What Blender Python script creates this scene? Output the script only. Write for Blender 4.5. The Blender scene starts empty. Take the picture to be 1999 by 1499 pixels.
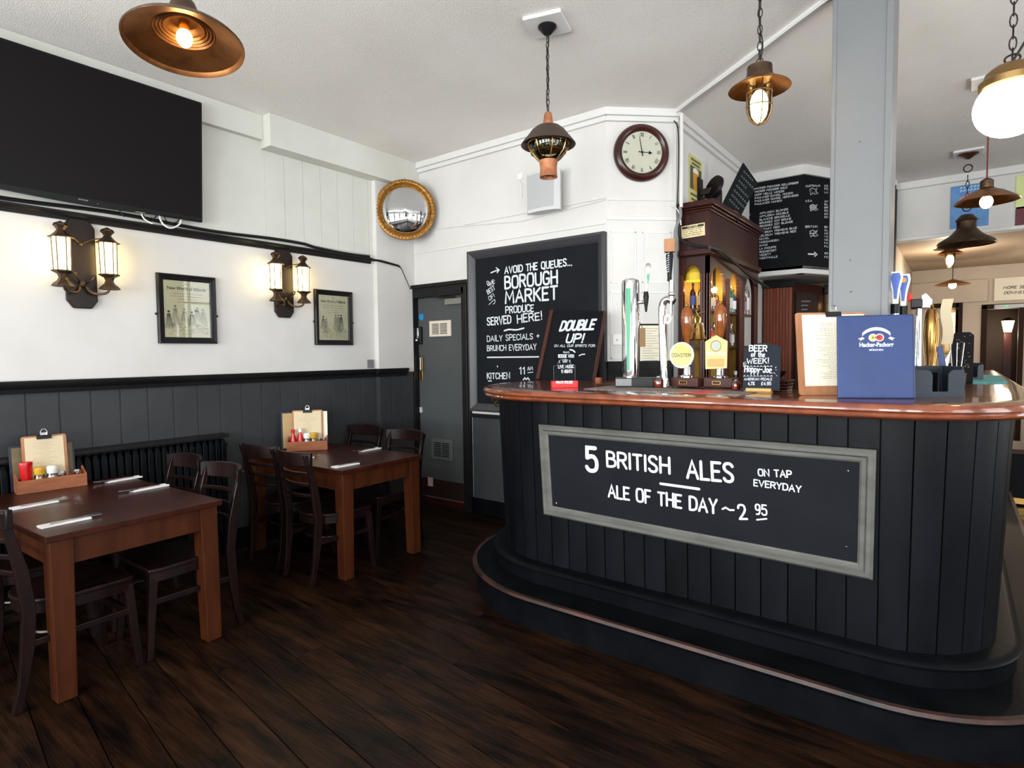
import bpy, bmesh, math, random
from mathutils import Matrix, Vector
R = math.radians
rnd = random.Random(7)
SC = bpy.context.scene
COL = SC.collection

# ------------------------------------------------------------------ camera
CAM_H = 1.53
B = ((0.79650252, 0.60452279, -0.01165885), (-0.02179455, 0.04797514, 0.99861073), (-0.60424228, 0.79514186, -0.05138762))
FPX = 1144.64
cd = bpy.data.cameras.new('camera'); cam = bpy.data.objects.new('camera', cd); COL.objects.link(cam)
cd.sensor_width = 36; cd.lens = FPX / 1999 * 36; cd.clip_start = .05; cd.clip_end = 60
cam.matrix_world = Matrix(((B[0][0], B[1][0], -B[2][0], 0), (B[0][1], B[1][1], -B[2][1], 0), (B[0][2], B[1][2], -B[2][2], CAM_H), (0, 0, 0, 1)))
SC.camera = cam
SC.view_settings.view_transform = 'Standard'; SC.view_settings.look = 'None'
SC.view_settings.gamma = 1; SC.view_settings.use_curve_mapping = False
SC.view_settings.exposure = 0.0

# ------------------------------------------------------------------ sky and daylight
wd = bpy.data.worlds.new('sky'); SC.world = wd; wd.use_nodes = True
wd.node_tree.nodes['Background'].inputs[0].default_value = (.86, .93, 1, 1)
wd.node_tree.nodes['Background'].inputs[1].default_value = 1.6
REAR_Y = -2.6; RIGHT_X = 3.2; LEFT_X = -4.53; DOOR_Y = 4.25; CEIL = 3.46
REAR_WIN = [(-3.95, -2.55), (-2.15, -.75), (-.35, 1.05), (1.45, 2.85)]
SIDE_WIN = [(-1.9, -.5), (.1, 1.5), (2.1, 3.5), (4.7, 6.3)]  # last opening is added to brighten the header wall and far ceiling
WZ0, WZ1 = .95, 3.05
def daylight(name, loc, rot, sx, sy, power, col):
    l = bpy.data.lights.new(name, 'AREA'); l.shape = 'RECTANGLE'; l.size = sx; l.size_y = sy; l.energy = power; l.color = col
    o = bpy.data.objects.new(name, l); COL.objects.link(o); o.location = loc; o.rotation_euler = rot
for a, b in REAR_WIN:
    daylight('window_daylight', ((a + b) / 2, REAR_Y - .16, (WZ0 + WZ1) / 2), (R(102), 0, 0), b - a, WZ1 - WZ0, 196, (1, .99, .97))
for a, b in SIDE_WIN:
    daylight('window_daylight', (RIGHT_X + .16, (a + b) / 2, (WZ0 + WZ1) / 2), (R(102), 0, R(90)), b - a, WZ1 - WZ0, 74, (1, .99, .97))

# ------------------------------------------------------------------ measuring helper: a sight line onto a real plane
def ray(px, py):
    a, b = (px - 1000) / FPX, (750 - py) / FPX
    return Vector([B[0][i] * a + B[1][i] * b + B[2][i] for i in range(3)])
ORG = Vector((0, 0, CAM_H))
def onx(px, py, v): d = ray(px, py); return ORG + d * (v / d.x)
def ony(px, py, v): d = ray(px, py); return ORG + d * (v / d.y)
def onz(px, py, v): d = ray(px, py); return ORG + d * ((v - CAM_H) / d.z)
def frame(o, x, up=(0, 0, 1)):
    x = Vector(x).normalized(); up = Vector(up).normalized(); n = x.cross(up).normalized(); up = n.cross(x).normalized()
    m = Matrix.Identity(4)
    for i in range(3): m[i][0] = x[i]; m[i][1] = up[i]; m[i][2] = n[i]; m[i][3] = o[i]
    return m
def loc2(M, px, py, zo=0.0):
    o = M @ Vector((0, 0, zo)); n = M.to_3x3() @ Vector((0, 0, 1)); d = ray(px, py)
    p = ORG + d * ((o - ORG).dot(n) / d.dot(n)); q = M.inverted() @ p
    return Vector((q.x, q.y))

# ------------------------------------------------------------------ materials
def lin(c):
    c = [x / 255 for x in c]
    return tuple((x / 12.92 if x <= .04045 else ((x + .055) / 1.055) ** 2.4) for x in c) + (1,)
MATS = {}
def mat(name, c, rough=.5, metal=0, c2=None, scale=6, stretch=(1, 1, 1), bump=0, bscale=40, spec=.5, coat=0, rand=0, detail=4, bstretch=None, emit=None, estr=0, trans=0, ior=1.45, lo=.35, hi=.65):
    if name in MATS: return MATS[name]
    m = bpy.data.materials.new(name); m.use_nodes = True; nt = m.node_tree; N = nt.nodes; L = nt.links
    p = N['Principled BSDF']; p.inputs['Base Color'].default_value = lin(c); p.inputs['Roughness'].default_value = rough
    p.inputs['Metallic'].default_value = metal; p.inputs['Specular IOR Level'].default_value = spec; p.inputs['Coat Weight'].default_value = coat
    p.inputs['Transmission Weight'].default_value = trans; p.inputs['IOR'].default_value = ior
    if emit: p.inputs['Emission Color'].default_value = lin(emit); p.inputs['Emission Strength'].default_value = estr
    vec = None
    def coords():
        nonlocal vec
        if vec: return vec
        tc = N.new('ShaderNodeTexCoord'); vec = tc.outputs['Object']
        if rand:
            oi = N.new('ShaderNodeObjectInfo'); mu = N.new('ShaderNodeVectorMath'); mu.operation = 'MULTIPLY_ADD'
            mu.inputs[1].default_value = (1, 1, 1); cb = N.new('ShaderNodeCombineXYZ'); mm = N.new('ShaderNodeMath'); mm.operation = 'MULTIPLY'; mm.inputs[1].default_value = 57
            L.new(oi.outputs['Random'], mm.inputs[0])
            for i in range(3): L.new(mm.outputs[0], cb.inputs[i])
            L.new(vec, mu.inputs[0]); L.new(cb.outputs[0], mu.inputs[2]); vec = mu.outputs[0]
        return vec
    def noise(sc, st, det):
        mp = N.new('ShaderNodeMapping'); mp.inputs['Scale'].default_value = st; L.new(coords(), mp.inputs[0])
        n = N.new('ShaderNodeTexNoise'); n.inputs['Scale'].default_value = sc; n.inputs['Detail'].default_value = det; n.inputs['Roughness'].default_value = .6
        L.new(mp.outputs[0], n.inputs['Vector']); return n
    if c2:
        n = noise(scale, stretch, detail); cr = N.new('ShaderNodeValToRGB'); cr.color_ramp.elements[0].position = lo; cr.color_ramp.elements[1].position = hi
        cr.color_ramp.elements[0].color = lin(c); cr.color_ramp.elements[1].color = lin(c2); L.new(n.outputs['Fac'], cr.inputs[0]); src = cr.outputs[0]
        if rand:
            hs = N.new('ShaderNodeHueSaturation'); oi = N.new('ShaderNodeObjectInfo'); mr = N.new('ShaderNodeMapRange')
            mr.inputs[3].default_value = 1 - rand; mr.inputs[4].default_value = 1 + rand; L.new(oi.outputs['Random'], mr.inputs[0]); L.new(mr.outputs[0], hs.inputs['Value']); L.new(src, hs.inputs['Color']); src = hs.outputs[0]
        if name == 'floor_board':
            gn = noise(14, (.16, 16, 1), 10); gr = N.new('ShaderNodeValToRGB'); gr.color_ramp.elements[0].position = .35; gr.color_ramp.elements[1].position = .7; gr.color_ramp.elements[0].color = (.55, .52, .5, 1); gr.color_ramp.elements[1].color = (1.5, 1.4, 1.25, 1)
            mx = N.new('ShaderNodeMix'); mx.data_type = 'RGBA'; mx.blend_type = 'MULTIPLY'; mx.inputs[0].default_value = 1; L.new(gn.outputs['Fac'], gr.inputs[0]); L.new(src, mx.inputs[6]); L.new(gr.outputs[0], mx.inputs[7]); src = mx.outputs[2]
        L.new(src, p.inputs['Base Color'])
    if bump:
        n = noise(bscale, bstretch or stretch, 5); b = N.new('ShaderNodeBump'); b.inputs['Strength'].default_value = bump; b.inputs['Distance'].default_value = .004
        L.new(n.outputs['Fac'], b.inputs['Height']); L.new(b.outputs[0], p.inputs['Normal'])
    MATS[name] = m; return m
def thin_glass(name, c, rough=.03, gloss=.12):
    if name in MATS: return MATS[name]
    m = bpy.data.materials.new(name); m.use_nodes = True; nt = m.node_tree; N = nt.nodes; L = nt.links; N.remove(N['Principled BSDF'])
    t = N.new('ShaderNodeBsdfTransparent'); t.inputs[0].default_value = lin(c); g = N.new('ShaderNodeBsdfGlossy'); g.inputs['Roughness'].default_value = rough
    f = N.new('ShaderNodeFresnel'); f.inputs[0].default_value = 1.45; mx = N.new('ShaderNodeMixShader'); ad = N.new('ShaderNodeMath'); ad.operation = 'ADD'; ad.inputs[1].default_value = gloss - .04; ad.use_clamp = True
    L.new(f.outputs[0], ad.inputs[0]); L.new(ad.outputs[0], mx.inputs[0]); L.new(t.outputs[0], mx.inputs[1]); L.new(g.outputs[0], mx.inputs[2]); L.new(mx.outputs[0], N['Material Output'].inputs[0])
    MATS[name] = m; return m
def glow(name, c, s):
    if name in MATS: return MATS[name]
    m = bpy.data.materials.new(name); m.use_nodes = True; nt = m.node_tree; nt.nodes.remove(nt.nodes['Principled BSDF'])
    e = nt.nodes.new('ShaderNodeEmission'); e.inputs[0].default_value = lin(c); e.inputs[1].default_value = s; nt.links.new(e.outputs[0], nt.nodes['Material Output'].inputs[0])
    MATS[name] = m; return m
WHITE = mat('white_wall', (206, 203, 200), .6, c2=(213, 210, 208), scale=2, bump=.15, bscale=25, spec=.3)
CREAM = mat('cream_upper_wall', (204, 203, 195), .6, c2=(211, 210, 203), scale=2, bump=.1, bscale=20, spec=.3)
CEILM = mat('ceiling_paper', (232, 227, 222), .8, c2=(238, 233, 229), scale=1.2, bump=1.0, bscale=95, bstretch=(1, 1.8, 1), spec=.2)
TRIMW = mat('white_gloss_trim', (214, 212, 210), .35, spec=.5)
GREYB = mat('charcoal_board', (54, 55, 57), .42, c2=(59, 60, 62), scale=3, spec=.22, bump=.1, bscale=30)
BLK = mat('black_gloss', (24, 23, 25), .35, c2=(30, 28, 29), scale=9, spec=.2, bump=.15, bscale=40)
BLKB = mat('bar_black_board', (8, 9, 12), .42, c2=(15, 17, 22), scale=4, spec=.14, bump=.3, bscale=25, rand=.15, stretch=(1, 1, .4))
BARBK = mat('bar_black', (7, 8, 11), .4, c2=(13, 14, 17), scale=6, spec=.08, bump=.25, bscale=30)
STEPM = mat('step_worn_edge', (70, 42, 35), .45, c2=(26, 18, 17), scale=5, bump=.2)
CHALK = mat('chalkboard', (22, 23, 28), .6, c2=(27, 28, 33), scale=3, spec=.1)
CHALK2 = mat('chalkboard_dark', (17, 18, 22), .6, c2=(22, 23, 27), scale=3, spec=.1)
PAINT = mat('white_chalk_paint', (192, 200, 208), .8, c2=(218, 222, 227), scale=60)
PAINTD = mat('dull_chalk', (120, 124, 130), .8)
GREYFR = mat('grey_moulding', (80, 79, 75), .45, c2=(96, 95, 90), scale=14, stretch=(.3, 1, 1), bump=.3, bscale=30)
FLOORM = mat('floor_board', (9, 6, 5), .3, c2=(50, 31, 20), scale=4, stretch=(.7, 3.5, 1), bump=.6, bscale=18, bstretch=(.6, 6, 1), rand=.3, detail=9, lo=.36, hi=.74, spec=.16)
SUBF = mat('subfloor', (8, 6, 5), .7)
TABTOP = mat('table_top_wood', (42, 16, 10), .3, c2=(60, 24, 14), scale=5, stretch=(1, 6, 1), bump=.1, bscale=60, spec=.3)
TABLEG = mat('table_leg_wood', (54, 24, 10), .42, c2=(70, 34, 15), scale=6, stretch=(3, 3, .4), bump=.1, spec=.2)
CHAIRM = mat('chair_wood', (17, 8, 8), .28, c2=(29, 15, 14), scale=7, stretch=(3, 3, .6), spec=.32)
CADDYM = mat('caddy_wood', (140, 78, 47), .5, c2=(166, 98, 62), scale=7, stretch=(1, 4, 4), bump=.1)
COUNTM = mat('counter_wood', (88, 44, 28), .2, c2=(116, 62, 40), scale=5, stretch=(1, 7, 1), coat=.6, bump=.1)
COUNTE = mat('counter_edge_wood', (96, 42, 22), .22, c2=(130, 66, 36), scale=9, coat=.6, bump=.1)
MAHOG = mat('mahogany', (44, 17, 13), .35, c2=(58, 24, 18), scale=5, stretch=(2, 2, .5), spec=.25)
REDWOOD = mat('red_boarding', (104, 46, 24), .4, c2=(132, 62, 34), scale=5, stretch=(4, 4, .4), rand=.15)
OLIVE = mat('olive_boarding', (96, 78, 36), .5, c2=(112, 90, 44), scale=4, rand=.1)
COPPER = mat('copper', (178, 126, 84), .34, 1, c2=(132, 92, 60), scale=10, bump=.15)
BRONZE = mat('aged_bronze', (100, 78, 60), .42, .8, c2=(70, 56, 46), scale=14, bump=.3)
BRASS = mat('brass', (214, 174, 104), .25, 1, c2=(176, 134, 70), scale=9)
RUSTY = mat('rusty_copper', (186, 122, 84), .55, .3, c2=(138, 84, 58), scale=14, bump=.3)
GOLD = mat('gilt_frame', (176, 128, 62), .38, .75, c2=(128, 86, 38), scale=40, bump=.5, bscale=120)
CHROME = mat('chrome', (225, 225, 228), .07, 1)
STEEL = mat('steel', (190, 190, 192), .22, 1)
DARKMET = mat('dark_metal', (50, 42, 38), .45, .6)
SCREEN = mat('tv_screen', (21, 18, 20), .4, spec=.12)
PLAST = mat('black_plastic', (14, 14, 16), .4, spec=.25)
WPLAST = mat('white_plastic', (232, 230, 226), .4)
GPLAST = mat('grey_plastic', (120, 120, 122), .5)
DOORM = mat('door_grey', (70, 72, 73), .5, c2=(75, 77, 78), scale=2, spec=.25)
PAPER = mat('old_paper', (224, 218, 188), .8, c2=(232, 226, 198), scale=6)
MENU = mat('menu_paper', (206, 188, 156), .75)
MENUW = mat('menu_paper_pale', (228, 220, 198), .75)
INK = mat('ink', (52, 50, 46), .8)
INKL = mat('light_ink', (142, 130, 108), .8)
CLIPW = mat('clipboard_wood', (150, 98, 64), .5, c2=(168, 114, 76), scale=6, stretch=(4, 1, 1))
NAPKIN = mat('napkin', (226, 222, 222), .85)
REDS = mat('red_sauce', (190, 16, 22), .25, coat=.3)
REDB = mat('red_block', (214, 40, 42), .4)
YEL = mat('mustard', (196, 150, 40), .4)
NAVY = mat('navy_leather', (18, 42, 90), .42, c2=(24, 50, 102), scale=4, bump=.2, bscale=150)
NAVYD = mat('navy_edge', (16, 22, 46), .45)
CADDYG = mat('slate_plastic', (34, 40, 48), .45, spec=.3)
POSTM = mat('post_grey_paint', (106, 107, 109), .45, c2=(111, 112, 114), scale=2, bump=.1)
BEIGE = mat('beige_wall', (166, 153, 138), .6, c2=(174, 161, 146), scale=2)
AMBER = mat('amber_wood', (112, 56, 16), .15, c2=(140, 76, 26), scale=5, stretch=(3, 3, .5), coat=.6)
CLEAR = thin_glass('clear_glass', (238, 240, 240))
PANE = thin_glass('window_glass', (245, 250, 252), .01, .06)
PICGL = thin_glass('picture_glass', (250, 250, 248), .02, .03)
MIRROR = mat('mirror_glass', (225, 228, 232), .02, 1)
CONDUIT = mat('black_cable', (20, 20, 22), .5)
TEAL = mat('teal_towel', (62, 128, 130), .9, c2=(92, 158, 156), scale=22)
LEATH = mat('tan_leather', (160, 128, 92), .7)

# ------------------------------------------------------------------ mesh builder
class MB:
    def __init__(s): s.v = []; s.f = []
    def add(s, vs, fs, M=None):
        n = len(s.v); s.v += [tuple((M @ Vector(v)) if M else v) for v in vs]; s.f += [tuple(n + i for i in f) for f in fs]; return s
    def box(s, a, b, M=None):
        x0, y0, z0 = a; x1, y1, z1 = b
        if x0 > x1: x0, x1 = x1, x0
        if y0 > y1: y0, y1 = y1, y0
        if z0 > z1: z0, z1 = z1, z0
        return s.add([(x0, y0, z0), (x1, y0, z0), (x1, y1, z0), (x0, y1, z0), (x0, y0, z1), (x1, y0, z1), (x1, y1, z1), (x0, y1, z1)],
                     [(0, 3, 2, 1), (4, 5, 6, 7), (0, 1, 5, 4), (1, 2, 6, 5), (2, 3, 7, 6), (3, 0, 4, 7)], M)
    def prism(s, poly, z0, z1, M=None):
        ar = sum(poly[i][0] * poly[(i + 1) % len(poly)][1] - poly[(i + 1) % len(poly)][0] * poly[i][1] for i in range(len(poly)))
        if ar < 0: poly = poly[::-1]
        n = len(poly); vs = [(x, y, z0) for x, y in poly] + [(x, y, z1) for x, y in poly]
        fs = [tuple(range(n))[::-1], tuple(range(n, 2 * n))] + [(i, (i + 1) % n, n + (i + 1) % n, n + i) for i in range(n)]
        return s.add(vs, fs, M)
    def loft(s, secs, M=None, closed=False, caps=True):
        n = len(secs[0]); vs = [v for q in secs for v in q]; fs = []
        m = len(secs)
        for k in range(m if closed else m - 1):
            for i in range(n):
                a = k * n + i; b = k * n + (i + 1) % n; c = ((k + 1) % m) * n + (i + 1) % n; d = ((k + 1) % m) * n + i
                fs.append((a, b, c, d))
        if caps and not closed: fs += [tuple(range(n))[::-1], tuple(range((m - 1) * n, m * n))]
        return s.add(vs, fs, M)
    def lathe(s, prof, n=24, M=None, a0=0, closed=False):
        vs = []; m = len(prof)
        for k in range(n):
            t = a0 + 2 * math.pi * k / n
            for r, z in prof: vs.append((max(r, 1e-5) * math.cos(t), max(r, 1e-5) * math.sin(t), z))
        fs = []
        for k in range(n):
            k2 = (k + 1) % n
            for i in range(m if closed else m - 1):
                i2 = (i + 1) % m
                fs.append((k * m + i, k2 * m + i, k2 * m + i2, k * m + i2))
        return s.add(vs, fs, M)
    def tube(s, pts, r, n=8, M=None, closed=False):
        pts = [Vector(p) for p in pts]; m = len(pts); rs = r if isinstance(r, (list, tuple)) else [r] * m; secs = []; up = None
        for i, p in enumerate(pts):
            if closed: t = pts[(i + 1) % m] - pts[i - 1]
            else: t = pts[min(i + 1, m - 1)] - pts[max(i - 1, 0)]
            t.normalize()
            if up is None: up = Vector((0, 0, 1)) if abs(t.z) < .9 else Vector((1, 0, 0))
            a = t.cross(up).normalized(); b = a.cross(t).normalized(); up = b
            secs.append([tuple(p + (a * math.cos(q) + b * math.sin(q)) * rs[i]) for q in [2 * math.pi * k / n for k in range(n)]])
        return s.loft(secs, M, closed)
    def ball(s, c, r, n=12, sc=(1, 1, 1), M=None):
        prof = [(math.sin(math.pi * k / (n // 2)) * r, -math.cos(math.pi * k / (n // 2)) * r) for k in range(n // 2 + 1)]
        T = Matrix.Translation(c) @ Matrix.Diagonal((*sc, 1)); return s.lathe(prof, n, (M @ T) if M else T)
    def cyl(s, c, r, h, n=20, M=None, r2=None):
        r2 = r if r2 is None else r2; T = Matrix.Translation(c)
        return s.lathe([(0, 0), (r, 0), (r2, h), (0, h)], n, (M @ T) if M else T)
    def build(s, name, m, parent=None, smooth=35, bevel=0, label=None, kind=None):
        me = bpy.data.meshes.new(name); me.from_pydata(s.v, [], s.f); me.materials.append(m)
        bm = bmesh.new(); bm.from_mesh(me); bmesh.ops.recalc_face_normals(bm, faces=bm.faces)
        bm.to_mesh(me); bm.free()
        if smooth:
            me.shade_smooth(); me.set_sharp_from_angle(angle=R(smooth))
        o = bpy.data.objects.new(name, me); COL.objects.link(o)
        if parent: o.parent = parent
        if bevel:
            md = o.modifiers.new('edge', 'BEVEL'); md.width = bevel; md.segments = 2; md.limit_method = 'ANGLE'; md.angle_limit = R(40)
        if label: o['label'] = label
        if kind: o['kind'] = kind
        return o
def thing(name, label, cat, M=None, group=None):
    o = bpy.data.objects.new(name, None); o.empty_display_size = .05; COL.objects.link(o)
    if M is not None: o.matrix_world = M if isinstance(M, Matrix) else Matrix.Translation(M)
    o['label'] = label; o['category'] = cat
    if group: o['group'] = group
    return o
def tag(o, label, cat, group=None, kind=None):
    o['label'] = label; o['category'] = cat
    if group: o['group'] = group
    if kind: o['kind'] = kind
    return o
def struct(name, mb, m, label=None, cat=None, **k):
    o = mb.build(name, m, kind='structure', **k)
    if label: o['label'] = label
    if cat: o['category'] = cat
    return o
def sroot(name, label=None, cat=None, M=None):
    o = bpy.data.objects.new(name, None); COL.objects.link(o); o['kind'] = 'structure'; o.empty_display_size = .05
    if M is not None: o.matrix_world = M
    if label: o['label'] = label
    if cat: o['category'] = cat
    return o
def clone(o, parent=None, M=None, label=None, group=None):
    c = o.copy(); COL.objects.link(c)
    if parent: c.parent = parent
    if M is not None: c.matrix_world = M
    if label: c['label'] = label
    if group: c['group'] = group
    for ch in [x for x in bpy.data.objects if x.parent == o]: clone(ch, c)
    return c
TR = Matrix.Translation
def RZ(a): return Matrix.Rotation(R(a), 4, 'Z')
def RX(a): return Matrix.Rotation(R(a), 4, 'X')
def RY(a): return Matrix.Rotation(R(a), 4, 'Y')
BOX_SMOOTH = 0

# ------------------------------------------------------------------ stroke lettering
GL = {
 'A': (.6, '0,0 .3,1 .6,0;.11,.35 .49,.35'), 'B': (.52, '0,0 0,1;~0,1 .3,1 .46,.9 .46,.62 .3,.54 0,.54;~0,.54 .32,.54 .54,.44 .54,.1 .3,0 0,0'),
 'C': (.5, '~.5,.8 .42,1 .1,1 0,.75 0,.25 .1,0 .42,0 .5,.2'), 'D': (.52, '0,0 0,1;~0,1 .28,1 .54,.85 .54,.15 .28,0 0,0'),
 'E': (.44, '.44,1 0,1 0,0 .44,0;0,.52 .36,.52'), 'F': (.42, '.42,1 0,1 0,0;0,.52 .34,.52'), 'G': (.52, '~.5,.82 .4,1 .1,1 0,.75 0,.25 .1,0 .45,0 .52,.2 .52,.45;.3,.45 .52,.45'),
 'H': (.52, '0,0 0,1;.52,0 .52,1;0,.5 .52,.5'), 'I': (.06, '.03,0 .03,1'), 'J': (.36, '~.36,1 .36,.2 .26,0 .06,0 0,.2'), 'K': (.5, '0,0 0,1;.48,1 0,.45;.15,.58 .5,0'),
 'L': (.42, '0,1 0,0 .42,0'), 'M': (.7, '0,0 .06,1 .35,.3 .64,1 .7,0'), 'N': (.54, '0,0 0,1 .54,0 .54,1'), 'O': (.56, '~.28,1 .08,1 0,.75 0,.25 .08,0 .48,0 .56,.25 .56,.75 .48,1 .28,1'),
 'P': (.5, '0,0 0,1;~0,1 .3,1 .5,.92 .5,.55 .3,.46 0,.46'), 'Q': (.58, '~.28,1 .08,1 0,.75 0,.25 .08,0 .48,0 .56,.25 .56,.75 .48,1 .28,1;~.2,.12 .35,-.12 .6,-.1'),
 'R': (.52, '0,0 0,1;~0,1 .3,1 .5,.92 .5,.58 .3,.5 0,.5;.25,.5 .52,0'), 'S': (.48, '~.46,.85 .36,1 .1,1 0,.82 .06,.6 .4,.42 .48,.2 .38,0 .1,0 0,.16'),
 'T': (.5, '0,1 .5,1;.25,1 .25,0'), 'U': (.52, '~0,1 0,.2 .1,0 .42,0 .52,.2 .52,1'), 'V': (.56, '0,1 .28,0 .56,1'), 'W': (.76, '0,1 .18,0 .38,.7 .58,0 .76,1'), 'X': (.52, '0,0 .52,1;0,1 .52,0'),
 'Y': (.52, '0,1 .26,.45 .52,1;.26,.45 .26,0'), 'Z': (.5, '0,1 .5,1 0,0 .5,0'), '0': (.5, '~.25,1 .06,1 0,.7 0,.3 .06,0 .44,0 .5,.3 .5,.7 .44,1 .25,1'),
 '1': (.2, '0,.8 .16,1 .16,0'), '2': (.48, '~.02,.78 .08,1 .4,1 .48,.78 .42,.5 0,0;0,0 .5,0'), '4': (.52, '.4,0 .4,1 0,.3 .52,.3'), '5': (.5, '.46,1 .06,1 .04,.56;~.04,.56 .3,.66 .5,.5 .5,.15 .36,0 .1,0 0,.16'),
 '7': (.46, '0,1 .46,1 .14,0'), '8': (.48, '~.24,.54 .04,.62 .04,.95 .24,1 .44,.95 .44,.62 .24,.54 0,.42 0,.05 .24,0 .48,.05 .48,.42 .24,.54'), '9': (.48, '~.46,.65 .36,.42 .08,.42 0,.7 .08,1 .4,1 .48,.75 .46,.3 .36,0 .1,0'), '.': (.08, '.04,0 .04,.03'), ',': (.1, '.08,.05 .02,-.12'),
 '!': (.1, '.05,1 .05,.3;.05,.04 .05,0'), '+': (.44, '0,.5 .44,.5;.22,.78 .22,.22'), '-': (.36, '0,.45 .36,.45'), '~': (.7, '~0,.45 .2,.62 .45,.42 .7,.58'), ':': (.08, '.04,.1 .04,.13;.04,.6 .04,.63'), "'": (.08, '.05,1 .02,.78'),
 '%': (.6, '.05,0 .55,1;~.1,.95 .22,.85 .1,.7 0,.85 .1,.95;~.48,.3 .6,.15 .48,0 .36,.15 .48,.3'), '£': (.5, '~.46,.85 .36,1 .16,.96 .14,.6 .14,.2 .02,0;.02,0 .5,0;0,.5 .36,.5'), ' ': (.28, ''),
 'o': (.4, '~.2,.6 0,.55 0,.05 .4,.05 .4,.55 .2,.6'), 'f': (.3, '~.3,.95 .14,1 .12,.7 .12,0;0,.58 .28,.58'), 't': (.3, '~.14,.95 .14,.1 .3,0;0,.6 .3,.6'), 'h': (.38, '0,1 0,0;~0,.4 .12,.6 .36,.6 .38,.3 .38,0'),
 'e': (.4, '~0,.32 .38,.34 .36,.6 .06,.6 0,.3 .08,0 .38,.05'), 'p': (.4, '0,.6 0,-.35;~0,.55 .2,.65 .4,.5 .4,.1 .2,-.03 0,.08'), 'y': (.4, '0,.6 .2,.05;.4,.6 .1,-.35'),
}
def chaikin(p, it=2):
    for _ in range(it):
        q = [p[0]]
        for a, b in zip(p, p[1:]): q += [(a[0] * .75 + b[0] * .25, a[1] * .75 + b[1] * .25), (a[0] * .25 + b[0] * .75, a[1] * .25 + b[1] * .75)]
        p = q + [p[-1]]
    return p
def stroke(mb, pts, w, z, seg=6):
    """one brush stroke as a single flat ribbon with rounded ends"""
    P = [pts[0]]
    for q in pts[1:]:
        if math.hypot(q[0] - P[-1][0], q[1] - P[-1][1]) > 1e-6: P.append(q)
    if len(P) < 2: P.append((P[0][0] + w * .1, P[0][1]))
    cl = len(P) > 3 and math.hypot(P[0][0] - P[-1][0], P[0][1] - P[-1][1]) < 1e-6
    if cl: seg = 0
    n = len(P); h = w / 2; vs = []; D = []
    for a, b in zip(P, P[1:]): l = math.hypot(b[0] - a[0], b[1] - a[1]); D.append(((b[0] - a[0]) / l, (b[1] - a[1]) / l))
    L_, R_ = [], []
    for i in range(n):
        d0 = D[max(i - 1, 0)] if not (cl and i == 0) else D[-1]; d1 = D[min(i, n - 2)] if not (cl and i == n - 1) else D[0]; mx, my = -(d0[1] + d1[1]), d0[0] + d1[0]; ml = math.hypot(mx, my)
        if ml < .3: mx, my = -d1[1], d1[0]; k = 1
        else: mx /= ml; my /= ml; k = min(1 / max(.3, mx * -d1[1] + my * d1[0]), 1.6)
        L_.append((P[i][0] + mx * h * k, P[i][1] + my * h * k)); R_.append((P[i][0] - mx * h * k, P[i][1] - my * h * k))
    fs = []
    for i in range(n): vs += [(*L_[i], z), (*R_[i], z)]
    for i in range(n - 1): fs.append((2 * i, 2 * i + 1, 2 * i + 3, 2 * i + 2))
    if seg:
        for i, d, s_ in ((0, D[0], -1), (n - 1, D[-1], 1)):
            c = len(vs); px_, py_ = -d[1], d[0]
            for t in (45, 0, -45): a = R(t); vs.append((P[i][0] + h * (math.cos(a) * d[0] * s_ + math.sin(a) * px_), P[i][1] + h * (math.cos(a) * d[1] * s_ + math.sin(a) * py_), z))
            fs.append((2 * i, c, c + 1, c + 2, 2 * i + 1))
    mb.add(vs, fs)
def write(mb, s, p0, p1, h, w, z, slant=0, gap=.2, jit=0):
    W = sum(GL[c][0] + gap for c in s) - gap; dx, dy = p1[0] - p0[0], p1[1] - p0[1]; l = math.hypot(dx, dy); ux, uy = dx / l, dy / l; k = max(l - w, l * .6) / W; x = 0
    p0 = (p0[0] + (ux - uy) * w / 2, p0[1] + (uy + ux) * w / 2); h -= w
    for c in s:
        gw, d = GL[c]; jy = rnd.uniform(-jit, jit) * h; js = 1 + rnd.uniform(-jit, jit) * 1.5
        for st in (d.split(';') if d else []):
            sm = st.startswith('~'); pts = [tuple(map(float, q.split(','))) for q in st.lstrip('~').split()]
            if sm: pts = chaikin(pts, 2 if h > .03 else 1)
            out = []
            for a, b in pts:
                X = (x + a) * k + b * h * slant; Y = b * h * js + jy; out.append((p0[0] + ux * X - uy * Y, p0[1] + uy * X + ux * Y))
            z += 2e-5; stroke(mb, out, w, z, 6 if h > .008 else 0)
        x += gw + gap
class Sign:
    """collects lettering measured on the sign's own plane"""
    def __init__(s, M, z): s.M = M; s.z = z; s.mb = MB()
    def t(s, txt, a, b, hpx, wr=.13, **k):
        p = loc2(s.M, *a, s.z); q = loc2(s.M, *b, s.z); r = loc2(s.M, a[0], a[1] - hpx, s.z); h = (r - p).length; write(s.mb, txt, p, q, h, h * wr, s.z, **k); return s
    def l(s, pts, wpx=3, sm=False):
        P = [tuple(loc2(s.M, *a, s.z)) for a in pts]; w = (loc2(s.M, pts[0][0], pts[0][1] - wpx, s.z) - loc2(s.M, *pts[0], s.z)).length
        s.zz = getattr(s, 'zz', 0) + 2e-5; stroke(s.mb, chaikin(P) if sm else P, w, s.z + 4e-4 + s.zz % 4e-4); return s
    def done(s, parent, m=None, name='lettering'): return s.mb.build(name, m or PAINT, parent, smooth=0)
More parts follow.
